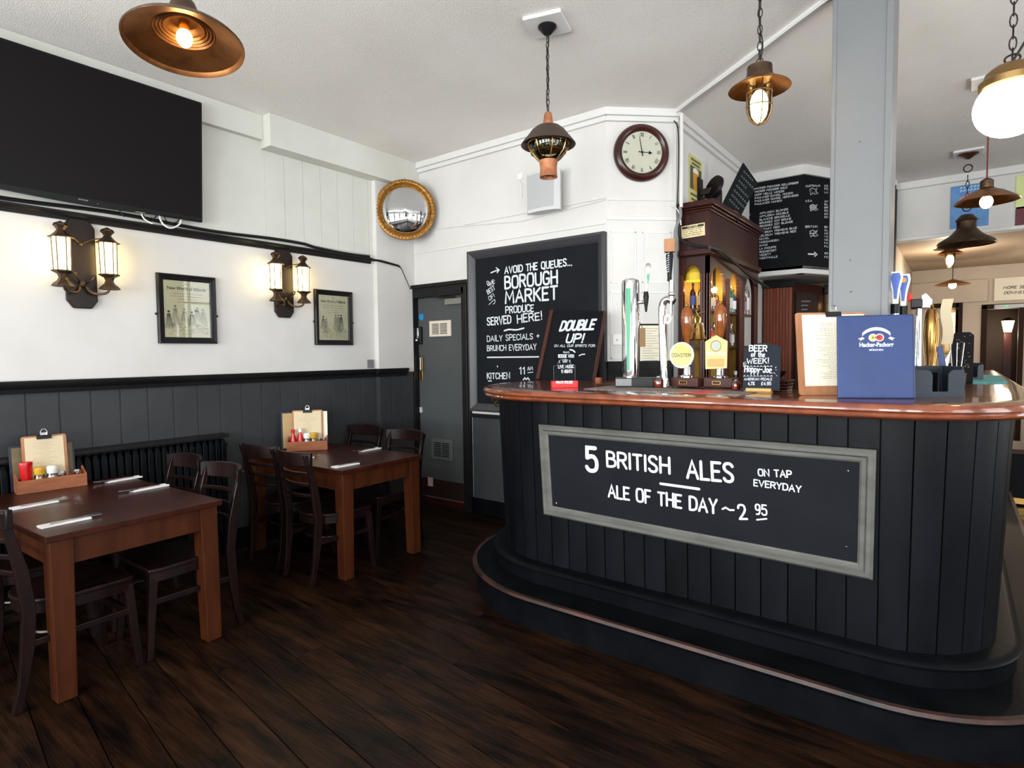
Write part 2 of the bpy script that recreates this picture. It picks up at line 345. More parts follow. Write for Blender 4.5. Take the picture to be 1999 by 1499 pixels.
def font_text(s, size, parent, m, M, name='lettering', align='CENTER', bold=0, xs=1):
    cu = bpy.data.curves.new(name, 'FONT'); cu.body = s; cu.size = size; cu.align_x = align; cu.offset = bold; cu.resolution_u = 2
    t = bpy.data.objects.new(name, cu); COL.objects.link(t); dg = bpy.context.evaluated_depsgraph_get()
    me = bpy.data.meshes.new_from_object(t.evaluated_get(dg)); bpy.data.objects.remove(t); me.transform(M @ Matrix.Diagonal((xs, 1, 1, 1)))
    me.materials.clear(); me.materials.append(m)
    o = bpy.data.objects.new(name, me); COL.objects.link(o); o.parent = parent; return o

# ================================================================== THE ROOM
TH = .12
def wall_holes(mb, axis, pos, thick, u0, u1, z0, z1, holes):
    def bx(a, b, c, d):
        if b - a < 1e-4 or d - c < 1e-4: return
        if axis == 'y': mb.box((a, pos, c), (b, pos + thick, d))
        else: mb.box((pos, a, c), (pos + thick, b, d))
    u = u0
    for a, b, c, d in sorted(holes): bx(u, a, z0, z1); bx(a, b, z0, c); bx(a, b, d, z1); u = b
    bx(u, u1, z0, z1)
# floor: boards laid a little off square, each its own piece
fl = struct('floor', MB().box((LEFT_X, REAR_Y, -.06), (RIGHT_X, 11.6, -.022)), SUBF, 'dark brown worn timber floor', 'floor', smooth=0)
s_ = math.tan(R(-7)); pw = .168
row = 0; yb = -3.3
while yb < 9.2:
    # plank lies between lines y = yb + s*(x - x0) ...
    x = LEFT_X - rnd.uniform(0, 2.5)
    while x < RIGHT_X:
        x2 = x + rnd.uniform(2.6, 4.4); a, b = max(x, LEFT_X), min(x2 - .003, RIGHT_X)
        if b - a > .1:
            c = (a + b) / 2; yc = yb + s_ * (c + 1); g = .0035
            pts = []
            for X in (a, b):
                pts.append((X - c, s_ * (X - c) + g / 2)); pts.append((X - c, s_ * (X - c) + pw - g / 2))
            poly = [pts[0], pts[2], pts[3], pts[1]]
            if yc > REAR_Y + .7 and yc < 8.8:
                o = MB().prism(poly, -.022, rnd.uniform(-.0015, 0)).build('plank', FLOORM, fl, smooth=0); o.location = (c, yc, 0)
        x = x2
    yb += pw * 1.0075; row += 1
# ceiling
struct('ceiling', MB().box((LEFT_X - TH, REAR_Y - TH, CEIL), (RIGHT_X + TH, 8.42, CEIL + .1)), CEILM, 'off-white embossed paper ceiling', 'ceiling', smooth=0)
# left wall
wl = sroot('wall_left', 'white left wall over charcoal boarded dado', 'wall')
MB().box((LEFT_X - TH, REAR_Y, 1.36), (LEFT_X, DOOR_Y, 2.44)).build('lower_plaster', WHITE, wl, smooth=0)
MB().box((LEFT_X - TH, REAR_Y, 0), (LEFT_X - .012, DOOR_Y, 1.36)).build('backing', GREYB, wl, smooth=0)
MB().box((LEFT_X - TH, REAR_Y, 2.44), (LEFT_X, 2.66, CEIL)).build('upper_plaster', CREAM, wl, smooth=0)
MB().box((LEFT_X - TH, 2.66, 2.44), (LEFT_X - .008, DOOR_Y, CEIL)).build('upper_backing', CREAM, wl, smooth=0)
ys = 2.66
while ys < 3.74:
    MB().box((LEFT_X - .01, ys + .0012, 2.5), (LEFT_X, min(ys + .176, 3.76) - .0012, 3.21)).build('plank', CREAM, wl, smooth=0, bevel=.0015); ys += .176
ys = -.5
gro = [-.48 + i * .1697 for i in range(26)]
for y0 in gro:
    y1 = y0 + .1697
    if y0 < 3.72: MB().box((LEFT_X - .013, y0 + .004, .17), (LEFT_X, min(y1, 3.76) - .004, 1.33)).build('plank', GREYB, wl, smooth=0, bevel=.003); MB().tube([(LEFT_X - .004, y1, .17), (LEFT_X - .004, y1, 1.33)], .0035, 6).build('bead', GREYB, wl)
# pilaster at the corner
PX = LEFT_X + .055
MB().box((LEFT_X - TH, 3.76, 1.36), (PX, DOOR_Y, 3.22)).build('pilaster', WHITE, wl, smooth=0)
MB().box((LEFT_X - TH, 3.76, 0), (PX - .012, DOOR_Y, 1.36)).build('pilaster_base', GREYB, wl, smooth=0)
for i in range(3): MB().box((PX - .013, 3.762 + i * .15, .17), (PX, 3.762 + i * .15 + .144, 1.33)).build('plank', GREYB, wl, smooth=0, bevel=.003)
struct('baseboard_left', MB().box((LEFT_X, REAR_Y, 0), (LEFT_X + .03, 3.76, .15)).box((LEFT_X, REAR_Y, .15), (LEFT_X + .02, 3.76, .17)).box((PX, 3.74, 0), (PX + .03, 4.1, .15)), BARBK, smooth=0, bevel=.004)
def rail(mb, y0, y1, x, z0, z1, d):
    h = z1 - z0
    mb.loft([[(x, y, z0), (x + d * .35, y, z0), (x + d * .45, y, z0 + h * .35), (x + d * .8, y, z0 + h * .5), (x + d, y, z0 + h * .75), (x + d, y, z1), (x, y, z1)] for y in (y0, y1)])
struct('trim_1', (lambda m: (rail(m, REAR_Y, 3.76, LEFT_X, 1.322, 1.4, .055), rail(m, 3.72, 4.1, PX, 1.322, 1.4, .055), m)[2])(MB()), BLK, 'black moulded dado rail along the left wall', smooth=30)
struct('trim_2', (lambda m: (rail(m, REAR_Y, 3.72, LEFT_X, 2.41, 2.462, .045), m)[1])(MB()), BLK, 'black picture rail on the left wall', smooth=30)
# ceiling box beam along the left wall
struct('trim_3', MB().box((LEFT_X, 2.63, 3.205), (LEFT_X + .15, DOOR_Y, CEIL)).box((LEFT_X, REAR_Y, 3.268), (LEFT_X + .055, 2.63, CEIL)), CREAM, 'cream boxed beam under the ceiling', smooth=0, bevel=.004)
struct('socket_plate', MB().box((LEFT_X, 3.655, 1.41), (LEFT_X + .012, 3.735, 1.49)), GPLAST, 'small grey wall socket above the dado rail', 'socket', smooth=0, bevel=.004)
# black cable runs above the picture rail
tag(MB().tube([(LEFT_X + .02, y, 2.492 + .009 * math.sin(y * 5) - (.012 if y > 3 else 0)) for y in [-.5 + .1 * i for i in range(43)]], .013, 6).build('cable_run', CONDUIT), 'black cable bundle running along the top of the picture rail', 'cable')
tag(MB().tube([(LEFT_X + .02, 3.7, 2.45), (PX + .015, 3.8, 2.44), (PX + .015, 4.02, 2.42), (PX + .012, 4.06, 2.40), (PX + .01, 4.18, 2.2)], [.012, .012, .011, .004, .003], 6).build('cable_run', CONDUIT), 'short black cable dropping from the picture rail to the door frame', 'cable')

# door wall
DX0 = -3.71 - .87; DXR = -3.72
door_l, door_r, door_top = -4.49, -3.80, 2.13
wdw = sroot('wall_back', 'white back wall with the grey door', 'wall')
wm = MB(); wall_holes(wm, 'y', DOOR_Y, TH, LEFT_X - TH, -2.26, .0, CEIL, [(door_l, door_r, -.001, door_top)])
wm.build('plaster', WHITE, wdw, smooth=0)
MB().box((-3.70, DOOR_Y - .014, .15), (-2.62, DOOR_Y, .93)).build('dado_panel', GREYB, wdw, smooth=0)
MB().box((-3.72, DOOR_Y - .03, 0), (-2.6, DOOR_Y, .15)).build('skirting', BARBK, wdw, smooth=0, bevel=.004)
MB().box((-3.71, DOOR_Y - .04, .93), (-2.62, DOOR_Y, .965)).build('dado_rail', BLK, wdw, smooth=0, bevel=.004)
MB().box((LEFT_X + .15, DOOR_Y - .05, 3.40), (-2.24, DOOR_Y, CEIL)).box((LEFT_X + .15, DOOR_Y - .03, 3.36), (-2.25, DOOR_Y, 3.4)).build('cornice', TRIMW, wdw, smooth=0, bevel=.006)
MB().box((PX, DOOR_Y - .012, 2.56), (-2.27, DOOR_Y, 2.575)).box((PX, DOOR_Y - .012, 2.76), (-2.27, DOOR_Y, 2.772)).build('moulding', TRIMW, wdw, smooth=0, bevel=.003)
MB().tube([(-4.4, DOOR_Y - .01, 2.80), (-3.6, DOOR_Y - .01, 2.74), (-3.1, DOOR_Y - .01, 2.70), (-2.6, DOOR_Y - .01, 2.73), (-2.27, DOOR_Y - .01, 2.75)], .006, 6).build('painted_wire', TRIMW, wdw)
# door
dr = sroot('door_1', 'grey painted door with vent grille and dark kick plate', 'door')
MB().box((door_l + .02, DOOR_Y + .035, .06), (door_r - .01, DOOR_Y + .08, door_top - .02)).build('leaf', DOORM, dr, smooth=0, bevel=.003)
MB().box((door_l, DOOR_Y + .03, 0), (door_r, DOOR_Y + .12, .055)).build('threshold', MAHOG, dr, smooth=0)
MB().box((door_l + .03, DOOR_Y + .026, .07), (door_r - .02, DOOR_Y + .035, .25)).build('kick_plate', mat('kick_brown', (38, 24, 20), .5), dr, smooth=0)
fm = MB()
for a, b, c, d in ((door_l - .05, door_l + .022, 0, door_top + .05), (door_r - .01, -3.715, 0, door_top + .05), (door_l - .06, -3.715, door_top - .02, 2.235)):
    fm.box((a, DOOR_Y - .035, c), (b, DOOR_Y + .08, d))
fm.box((door_l - .06, DOOR_Y - .06, 2.205), (-3.71, DOOR_Y + .02, 2.24)).box((door_r + .03, DOOR_Y - .05, 0), (-3.73, DOOR_Y, 2.2))
fm.build('door_frame', BLK, dr, smooth=0, bevel=.005)
def grille(px0, py0, px1, py1, m, nm):
    a = ony(px0, py1, DOOR_Y + .035); b = ony(px1, py0, DOOR_Y + .035)
    g = MB().box((a.x, DOOR_Y + .018, a.z), (b.x, DOOR_Y + .035, b.z)).build(nm, m, dr, smooth=0, bevel=.003)
    s = MB(); n = 8
    for i in range(n):
        for k in (0, 1):
            x0 = a.x + (b.x - a.x) * (.14 + k * .38); z0 = a.z + (b.z - a.z) * (.16 + .7 * i / n)
            s.box((x0, DOOR_Y + .015, z0), (x0 + (b.x - a.x) * .32, DOOR_Y + .018, z0 + (b.z - a.z) * .04))
    s.build('slot', GPLAST if m == WPLAST else PLAST, g, smooth=0)
CREAMP = mat('cream_plastic', (206, 196, 180), .5)
grille(841, 625, 882, 658, CREAMP, 'upper_grille'); grille(845, 859, 886, 895, mat('grille_grey', (84, 86, 88), .5), 'lower_grille')
a = ony(810, 720, DOOR_Y + .035)
MB().box((door_l + .045, DOOR_Y + .02, 1.27), (door_l + .085, DOOR_Y + .035, 1.52)).build('push_plate', BRASS, dr, smooth=0, bevel=.003)
MB().tube([(door_l + .1, DOOR_Y + .02, 1.51), (door_l + .1, DOOR_Y - .02, 1.5), (door_l + .1, DOOR_Y - .02, 1.38), (door_l + .1, DOOR_Y + .02, 1.37)], .008, 8).build('handle', CHROME, dr)
MB().box((door_l + .02, DOOR_Y + .005, 1.64), (door_l + .085, DOOR_Y + .035, 1.82)).build('keypad_lock', PLAST, dr, smooth=0, bevel=.008)
MB().box((door_l + .03, DOOR_Y - .008, 1.70), (door_l + .06, DOOR_Y + .006, 1.81)).ball((door_l + .04, DOOR_Y - .01, 1.68), .018).build('latch', CHROME, dr, bevel=.003)
MB().cyl((0, 0, 0), .035, .003, 24, TR((door_l + .07, DOOR_Y + .034, 1.92)) @ RX(90)).build('blue_sticker', mat('sticker_blue', (30, 130, 190), .5), dr)
MB().box((door_l + .03, DOOR_Y + .02, .93), (door_l + .06, DOOR_Y + .034, .985)).build('small_sticker', mat('sticker_white', (190, 190, 200), .5), dr, smooth=0)
MB().box((door_l + .13, DOOR_Y + .022, .17), (door_l + .2, DOOR_Y + .027, .26)).build('notice_sticker', mat('sticker_pink', (206, 170, 160), .6), dr, smooth=0)
MB().box((door_r - .25, DOOR_Y - .01, 2.02), (door_r - .02, DOOR_Y + .035, 2.08)).build('door_closer', mat('closer_grey', (130, 130, 122), .4, .5), dr, smooth=0, bevel=.006)
MB().tube([(door_r - .12, DOOR_Y + .0, 2.09), (door_r - .36, DOOR_Y - .04, 2.10)], .009, 6).tube([(door_r - .36, DOOR_Y - .04, 2.10), (door_r - .16, DOOR_Y - .02, 2.14)], .008, 6).build('closer_arm', DARKMET, dr)

# clock wall (diagonal) and the wall running back behind the bar
CW0, CW1 = Vector((-2.26, DOOR_Y, 0)), Vector((-1.84, 4.64, 0))
cwd = (CW1 - CW0).normalized(); CWM = frame(CW0, cwd)
cw = sroot('wall_corner', 'white canted wall that carries the clock', 'wall', CWM); CWL = (CW1 - CW0).length
MB().box((0, 0, -TH), (CWL, CEIL, 0)).build('plaster', WHITE, cw, smooth=0)
MB().box((-.02, 3.40, 0), (CWL + .02, CEIL, .05)).box((-.01, 3.36, 0), (CWL + .01, 3.4, .03)).build('cornice', TRIMW, cw, smooth=0, bevel=.006)
MB().box((0, 2.745, 0), (CWL, 2.757, .01)).box((0, 2.59, 0), (CWL, 2.62, .012)).build('moulding', TRIMW, cw, smooth=0, bevel=.003)
pm = MB()
for (u0, u1) in ((.03, .24), (.29, .53)):
    for z0, z1 in ((1.48, 2.02), (2.09, 2.5)):
        for a, b, c, d in ((u0, u1, z0, z0 + .012), (u0, u1, z1 - .012, z1), (u0, u0 + .012, z0, z1), (u1 - .012, u1, z0, z1)): pm.box((a, c, 0), (b, d, .006))
pm.build('panel_moulding', TRIMW, cw, smooth=0)
MB().box((0, .6, 0), (CWL, 1.40, .02)).box((0, 1.40, 0), (CWL, 1.46, .035)).build('dark_dado', BLK, cw, smooth=0)
WRX = -1.86
wr = sroot('wall_bar', 'white wall running back behind the bar', 'wall')
MB().box((WRX - TH, 4.64, 0), (WRX, 8.3, CEIL)).build('plaster', WHITE, wr, smooth=0)
MB().box((WRX, 4.64, 3.40), (WRX + .05, 6.8, CEIL)).box((WRX, 4.64, 3.36), (WRX + .03, 6.8, 3.4)).build('cornice', TRIMW, wr, smooth=0, bevel=.006)
# ceiling trunking
tm = MB(); A_ = Vector((-1.82, 4.62, CEIL)); D_ = Vector((1.2, -.91, 0)).normalized(); Mt = frame(A_, D_, (0, 0, 1))
tm.box((0, -.022, -.02), (7.2, 0, .02), Mt).tube([tuple(Mt @ Vector((t * .3, -.03, .022 + .006 * math.sin(t * 1.7)))) for t in range(23)], .008, 6)
struct('trim_4', tm, TRIMW, 'white cable trunking across the ceiling', smooth=30)

# black header above the recess, two facets
H0, H1, H2 = Vector((WRX, 6.8, 0)), Vector((-1.317, 6.8, 0)), Vector((-.62, 8.12, 0))
HZ = 2.39
def facet(A, Bp, nm, lbl):
    M = frame((A.x, A.y, HZ), Bp - A); L_ = (Bp - A).length
    o = thing(nm, lbl, 'menu board', M)
    MB().box((0, 0, -.08), (L_, CEIL - HZ - .1, 0)).build('board', CHALK2, o, smooth=0)
    return o, M, L_
f1, FM1, FL1 = facet(H0, H1, 'wall_menu_board', 'big black painted beer list facing the room above the bar recess')
f2, FM2, FL2 = facet(H1, H2, 'wall_menu_board', 'black painted menu board with flags on the canted face beside the post')
hm = MB()
for M, L_ in ((FM1, FL1), (FM2, FL2)):
    hm.box((-.01, CEIL - HZ - .1, -.08), (L_ + .01, CEIL - HZ, .03), M); hm.box((-.01, -.05, -.1), (L_ + .01, 0, .015), M)
struct('trim_5', hm, TRIMW, 'white trim above and below the black beer list', smooth=0, bevel=.004)
S1 = Sign(FM1, .001); o6 = lambda x, y: (1440 + x / 5.994, 310 + y / 5.994)
L1 = [('HACKER PSCHORR KELLERBIER', 365, 715), ('HACKER PSCHORR GOLD', 402, 585), ('HOPF HELLE WEISSE', 440, 550), ('PAULANER DUNKEL MUNICH', 476, 650), ('PAULANER DUNKEL HEFEWEISS', 512, 715), ('PAULANER MUNICH', 548, 520)]
for s, y, x2 in L1: S1.t(s, o6(202, y), o6(x2, y - (x2 - 202) * .14), 4.0, .17)
L2 = [('AFFLIGEM BLONDE', 595), ('AFFLIGEM DOUBLE', 600), ('BLANCHE BRUXELLE', 615), ('BRUGGES ZOT BRUNE', 630), ('BRUGGES ZOT BLONDE', 650), ('CHIMAY RED', 495), ('DELIRIUM TREMENS BLUE', 697), ('DELIRIUM TREMENS RED', 686), ('DUVEL', 375), ('HOEGARDEN', 485), ('KWAK', 355), ('LA CHOUFFE', 455), ('ROCHEFORT', 457), ('VEDETT', 393), ('WESTMALLE', 470)]
for i, (s, x2) in enumerate(L2): y = 655 + i * 37.6; S1.t(s, o6(258, y), o6(x2, y - (x2 - 258) * (.155 - .003 * i)), 4.0, .17)
S1.t('GIUM', o6(60, 690), o6(150, 668), 4, .15)
def flag(S, x, y, st):
    w, h = 50, 32; P = [o6(x - w, y - h + 10), o6(x - w * .3, y - h - 8), o6(x + w * .3, y - h + 8), o6(x + w * .8, y - h - 6), o6(x + w * .45, y), o6(x + w, y + h - 10), o6(x + w * .3, y + h), o6(x - w * .3, y + h - 10), o6(x - w * .75, y + h + 8), o6(x - w, y - h + 10)]
    S.l(P, .9)
    if st == 'bars': S.l([P[1], P[7]], .9); S.l([P[2], P[6]], .9)
    if st == 'cross': S.l([o6(x - w, y), o6(x + w * .5, y - 5)], .9); S.l([o6(x, y - h), o6(x, y + h)], .9); S.l([P[0], P[6]], .5); S.l([P[3], P[8]], .5)
    if st == 'stripes': [S.l([o6(x - w * .9, y - h + k), o6(x + w * .5, y - h + k - 4)], .7) for k in range(10, 60, 10)]
    if st == 'stars': [S.l([o6(x + a, y + b), o6(x + a + 3, y + b)], 1.2) for a, b in ((-25, -10), (0, 8), (18, -12), (-20, 15), (22, 10))]
flag(S1, 112, 760, 'bars'); S1.done(f1)
S2 = Sign(FM2, .001); S2.t('AUSTRALIA', o6(797, 335), o6(970, 328), 4.3, .17).t('U.S.A.', o6(797, 508), o6(880, 506), 4.3, .17).t('BRITAIN', o6(795, 812), o6(938, 808), 4.6, .17)
flag(S2, 895, 385, 'stars'); flag(S2, 895, 575, 'stripes'); flag(S2, 895, 877, 'cross')
S2.l([o6(828, 1117), o6(905, 1120)], 2.6).l([o6(900, 1095), o6(932, 1122), o6(903, 1145)], 2)
for i, (s, y) in enumerate((('CO', 333), ('FO', 368), ('LU', 405), ('AN', 512), ('BL', 547), ('BR', 585), ('RO', 622), ('SO', 660), ('ON', 697), ('BI', 812), ('OL', 850), ('MO', 888), ('YA', 925), ('NE', 962), ('FA', 1000), ('FU', 1040), ('SE', 1120), ('FO', 1165))): S2.t(s, o6(1018, y), o6(1062, y), 4, .17)
S2.done(f2)
# recess behind: soffit, back wall, boarded cupboards
struct('trim_6', MB().prism([(WRX, 6.8), (-1.317, 6.8), (-.62, 8.12), (-.62, 8.3), (WRX, 8.3)], HZ - .03, HZ + .03), mat('soffit_grey', (150, 148, 143), .7), 'grey soffit over the bar recess', smooth=0)
struct('wall_recess', MB().box((WRX, 8.2, 0), (-.62, 8.3, HZ)), OLIVE, 'boarded back of the bar recess', 'wall', smooth=0)
cb = thing('panelled_cupboard', 'tall reddish boarded cupboard at the back of the bar recess', 'cupboard', (0, 0, 0))
CX0, CX1, CY = -1.84, -1.53, 7.35
MB().prism([(CX0, CY + .02), (CX1, CY + .02), (CX1 + .2, CY + .45), (CX1 + .2, 8.18), (CX0, 8.18)], 0, 2.3).build('body', MAHOG, cb, smooth=0)
n = 9
for i in range(n): MB().box((CX0 + (CX1 - CX0) * i / n + .002, CY, .9), (CX0 + (CX1 - CX0) * (i + 1) / n - .002, CY + .02, 2.26)).build('plank', REDWOOD, cb, smooth=0, bevel=.003)
MB().box((CX0, CY - .03, 2.26), (CX1 + .03, CY + .03, 2.34)).build('cornice', BLK, cb, smooth=0, bevel=.008)
CM = frame((CX1, CY + .02, 0), (.2, .43, 0))
MB().box((.05, 1.0, 0), (.42, 2.2, .012), CM).build('price_board', mat('dark_list', (40, 24, 22), .5), cb, smooth=0)
lb = MB()
for i in range(24): write(lb, 'XNHEWM'[i % 6] * 3, (.16, 2.1 - i * .045), (.16 + rnd.uniform(.1, .2), 2.1 - i * .045), .026, .005, .0135)
lb2 = MB(); lb2.v = [tuple(CM @ Vector(v)) for v in lb.v]; lb2.f = lb.f
# handwriting too small to read in the photograph: short strokes
lb = MB()
for i in range(22): stroke(lb, [(.14, 2.1 - i * .048), (.14 + rnd.uniform(.08, .2), 2.105 - i * .048)], .014, .0135, 0)
lb3 = MB(); lb3.add(lb.v, lb.f, CM); lb3.build('chalk_marks', PAINTD, cb, smooth=0)
oc = thing('olive_panelling', 'olive boarded panelling behind hanging glasses next to the grey post', 'panelling', (0, 0, 0))
for i in range(11): MB().box((-1.31 + i * .056 + .001, 8.15, .9), (-1.31 + (i + 1) * .056 - .001, 8.19, 2.22)).build('plank', OLIVE, oc, smooth=0, bevel=.002)
MB().box((-1.32, 8.08, 2.22), (-.66, 8.19, 2.33)).build('cornice', BLK, oc, smooth=0, bevel=.006)
for k in range(2):
    c = Vector((-1.2 + k * .32, 8.12, 2.1)); g = thing('hanging_lantern', ['small brass lantern hanging over the olive panelling nearer the cupboard', 'small brass lantern hanging over the olive panelling nearer the post'][k], 'lamp', c)
    MB().tube([(0, 0, .125), (0, 0, .04)], .006, 6).lathe([(0, .04), (.05, .03), (.055, .0), (.03, .035)], 12).build('cap', DARKMET, g); MB().ball((0, 0, -.02), .035, 10, (1, 1, 1.4)).build('bulb', glow('warm_small', (255, 214, 140), 9), g)

# white header over the passage and the room behind it
SRX = -.62; SRC = 2.79
wh = sroot('wall_header', 'white header wall with posters', 'wall')
MB().box((SRX, 8.3, SRC), (RIGHT_X, 8.42, CEIL)).build('plaster', WHITE, wh, smooth=0)
MB().box((SRX, 8.25, 3.38), (RIGHT_X, 8.3, CEIL)).box((SRX, 8.28, 2.79), (RIGHT_X, 8.3, 2.83)).build('cornice', TRIMW, wh, smooth=0, bevel=.006)
struct('wall_passage', MB().box((SRX - TH, 8.12, 0), (SRX, 11.6, SRC)), BEIGE, 'warm beige side wall of the far room', 'wall', smooth=0)
struct('ceiling_far', MB().box((SRX - TH, 8.42, SRC), (RIGHT_X + TH, 13.6, SRC + .1)), mat('far_ceiling_warm_tint', (170, 152, 132), .7), 'low far room ceiling tinted beige for warm dim light', 'ceiling', smooth=0)  # warm dim light of the far room is put into the ceiling colour
FY = 11.6
def fz(px, py): return ony(px, py, FY)
dl, drr = fz(1928, 600).x, fz(1990, 600).x; dt = fz(1950, 603).z
wf = sroot('wall_far', 'beige far wall with a doorway', 'wall')
wm = MB(); wall_holes(wm, 'y', FY, TH, SRX - TH, RIGHT_X + TH, 0, SRC, [(dl, drr, 0, dt)]); wm.build('plaster', BEIGE, wf, smooth=0)
zb = fz(1885, 591).z
MB().box((SRX, FY - .06, zb), (dl - .0, FY, zb + .34)).build('boxing', BEIGE, wf, smooth=0, bevel=.005)
MB().box((SRX, FY - .03, zb - .07), (fz(1873, 600).x, FY, zb)).box((fz(1866, 600).x, FY - .03, .9), (fz(1880, 600).x, FY, zb)).box((dl - .07, FY - .03, 0), (dl, FY, dt + .06)).box((dl - .07, FY - .03, dt), (drr + .06, FY, dt + .07)).box((drr, FY - .03, 0), (drr + .06, FY, dt + .06)).build('dark_trim', mat('dark_trim', (40, 24, 18), .6, spec=.1), wf, smooth=0, bevel=.005)
struct('floor_far', MB().box((SRX, 8.8, -.05), (RIGHT_X, 13.6, 0)), mat('far_floor', (16, 10, 8), .6, spec=.1), smooth=0)
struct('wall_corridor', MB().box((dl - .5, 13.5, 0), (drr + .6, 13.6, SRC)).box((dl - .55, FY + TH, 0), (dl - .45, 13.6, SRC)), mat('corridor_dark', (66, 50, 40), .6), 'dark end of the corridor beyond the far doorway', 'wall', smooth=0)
struct('wall_corridor_side', MB().box((drr + .12, FY + TH, 0), (drr + .22, 13.6, SRC)), mat('corridor_lit_tint', (176, 128, 66), .6), 'corridor side wall coloured as if lit orange', 'wall', smooth=0)  # orange lamplight on this wall is put into its colour
p = fz(1945, 553)
sg = thing('direction_sign', 'pale sign with black lettering over the far doorway', 'sign', frame((p.x, FY - .02, 0), (1, 0, 0)))
MB().box((-.02, zb - .0, 0), (1.0, zb + .34, .02)).build('board', mat('sign_cream', (206, 200, 186), .6), sg, smooth=0)
SS = Sign(frame((p.x, FY - .02, 0), (1, 0, 0)), .0215); SS.t('MORE SEATING', (1958, 565), (2032, 562), 6, .17, slant=.25).t('DOWNSTAIRS', (1960, 575), (2024, 573), 6, .17, slant=.25); SS.done(sg, INK)
el = thing('emergency_light', 'grey emergency light with green spot over the far doorway', 'light', ony(1968, 598, FY - .06))
MB().box((-.16, -.0, -.03), (.2, .05, .03)).build('housing', mat('lens_grey', (150, 156, 160), .3), el, smooth=0, bevel=.008); MB().ball((-.01, -.01, 0), .011).build('indicator', glow('green_dot', (40, 255, 130), 2), el)
# right and rear walls with windows; the deepest side one is added for light
holes = [(a, b, WZ0, WZ1) for a, b in REAR_WIN]
wm = MB(); wall_holes(wm, 'y', REAR_Y - TH, TH, LEFT_X - TH, RIGHT_X + TH, 0, CEIL, holes); struct('wall_rear', wm, WHITE, smooth=0)
wm = MB(); wall_holes(wm, 'x', RIGHT_X, TH, REAR_Y, 13.6, 0, CEIL, [(a, b, WZ0, WZ1) for a, b in SIDE_WIN]); struct('wall_right', wm, WHITE, smooth=0)
k = 1
for a, b in REAR_WIN:
    w = sroot('window_%d' % k, None, None, frame((a, REAR_Y - .06, WZ0), (1, 0, 0))); k += 1; W_, H_ = b - a, WZ1 - WZ0; f = MB()
    for q in ((0, 0, W_, .06), (0, H_ - .06, W_, H_), (0, 0, .06, H_), (W_ - .06, 0, W_, H_), (W_ / 2 - .02, 0, W_ / 2 + .02, H_), (0, H_ * .7, W_, H_ * .7 + .04)): f.box((q[0], q[1], -.03), (q[2], q[3], .03))
    f.build('window_frame', BLK, w, smooth=0); MB().box((.03, .03, -.004), (W_ - .03, H_ - .03, .004)).build('pane', PANE, w, smooth=0)
for a, b in SIDE_WIN:
    w = sroot('window_%d' % k, None, None, frame((RIGHT_X + .06, b, WZ0), (0, -1, 0))); k += 1; W_, H_ = b - a, WZ1 - WZ0; f = MB()
    for q in ((0, 0, W_, .06), (0, H_ - .06, W_, H_), (0, 0, .06, H_), (W_ - .06, 0, W_, H_), (W_ / 2 - .02, 0, W_ / 2 + .02, H_), (0, H_ * .7, W_, H_ * .7 + .04)): f.box((q[0], q[1], -.03), (q[2], q[3], .03))
    f.build('window_frame', BLK, w, smooth=0); MB().box((.03, .03, -.004), (W_ - .03, H_ - .03, .004)).build('pane', PANE, w, smooth=0)
# grey post
pa, pb = ony(1619, 500, 3.47), ony(1736, 500, 3.47)
px0, px1 = pa.x, pb.x; pc = (px0 + px1) / 2; pwid = px1 - px0
po = sroot('column_1', 'square grey painted post rising from the bar to the ceiling', 'post', TR((pc, 3.47 + pwid / 2, 0)))
h_ = pwid / 2; ch = .012
MB().prism([(-h_, -h_ + ch), (-h_ + ch, -h_), (h_ - ch, -h_), (h_, -h_ + ch), (h_, h_), (-h_, h_)], 0, CEIL).build('shaft', POSTM, po, smooth=0)
MB().box((-h_ + .0, -h_ - .006, 0), (-h_ + .02, -h_, CEIL)).box((h_ - .03, -h_ - .006, 0), (h_ - .0, -h_, CEIL)).build('edge_bead', POSTM, po, smooth=0, bevel=.003)
MB().ball((0.0, -h_ - .001, 2.58), .006, 8).ball((-.03, -h_ - .001, 1.83), .006, 8).ball((-.035, -h_ - .001, 1.99), .004, 8).build('screw_head', CHROME, po)

# ================================================================== THE BAR
BX0, BX1 = -2.57, .20
def bar_path(off, yend=7.2, lc=(-1.92, 3.45), n=14, y0=DOOR_Y - .002):
    """outer line of the bar body pushed out by off: wall end, rounded corner, front, rounded corner, far end"""
    p = [(BX0 - off + (lc[0] + 1.92), y0)]
    rl = .65 + off
    for i in range(n + 1):
        a = R(180 + 90 * i / n); p.append((lc[0] + rl * math.cos(a), lc[1] + rl * math.sin(a)))
    rr = .45 + off
    for i in range(n + 1):
        a = R(270 + 90 * i / n); p.append((-.25 + rr * math.cos(a), 3.25 + rr * math.sin(a)))
    p.append((BX1 + off, yend)); return p
def band(o1, z0, o2, z1, inner=-.1, yend=7.2, **k):
    """solid band following the bar, outer face from offset o1 at z0 to o2 at z1"""
    a, b, c, d = bar_path(o1, yend, **k), bar_path(o2, yend, **k), bar_path(inner, yend, **k), bar_path(inner, yend, **k)
    m = MB(); secs = [[(*a[i], z0), (*b[i], z1), (*d[i], z1), (*c[i], z0)] for i in range(len(a))]
    return m.loft(secs)
def profile_band(prof, yend=7.2, **k):
    paths = [bar_path(o, yend, **k) for o, z in prof]
    return MB().loft([[(*paths[j][i], prof[j][1]) for j in range(len(prof))] for i in range(len(paths[0]))])
CT = 1.32
bar = thing('bar', 'long dark bar with black boarded front, rounded corners and stepped base', 'bar', (0, 0, 0))
band(-.07, .0, -.03, 1.26, -.12).build('carcass', BARBK, bar)
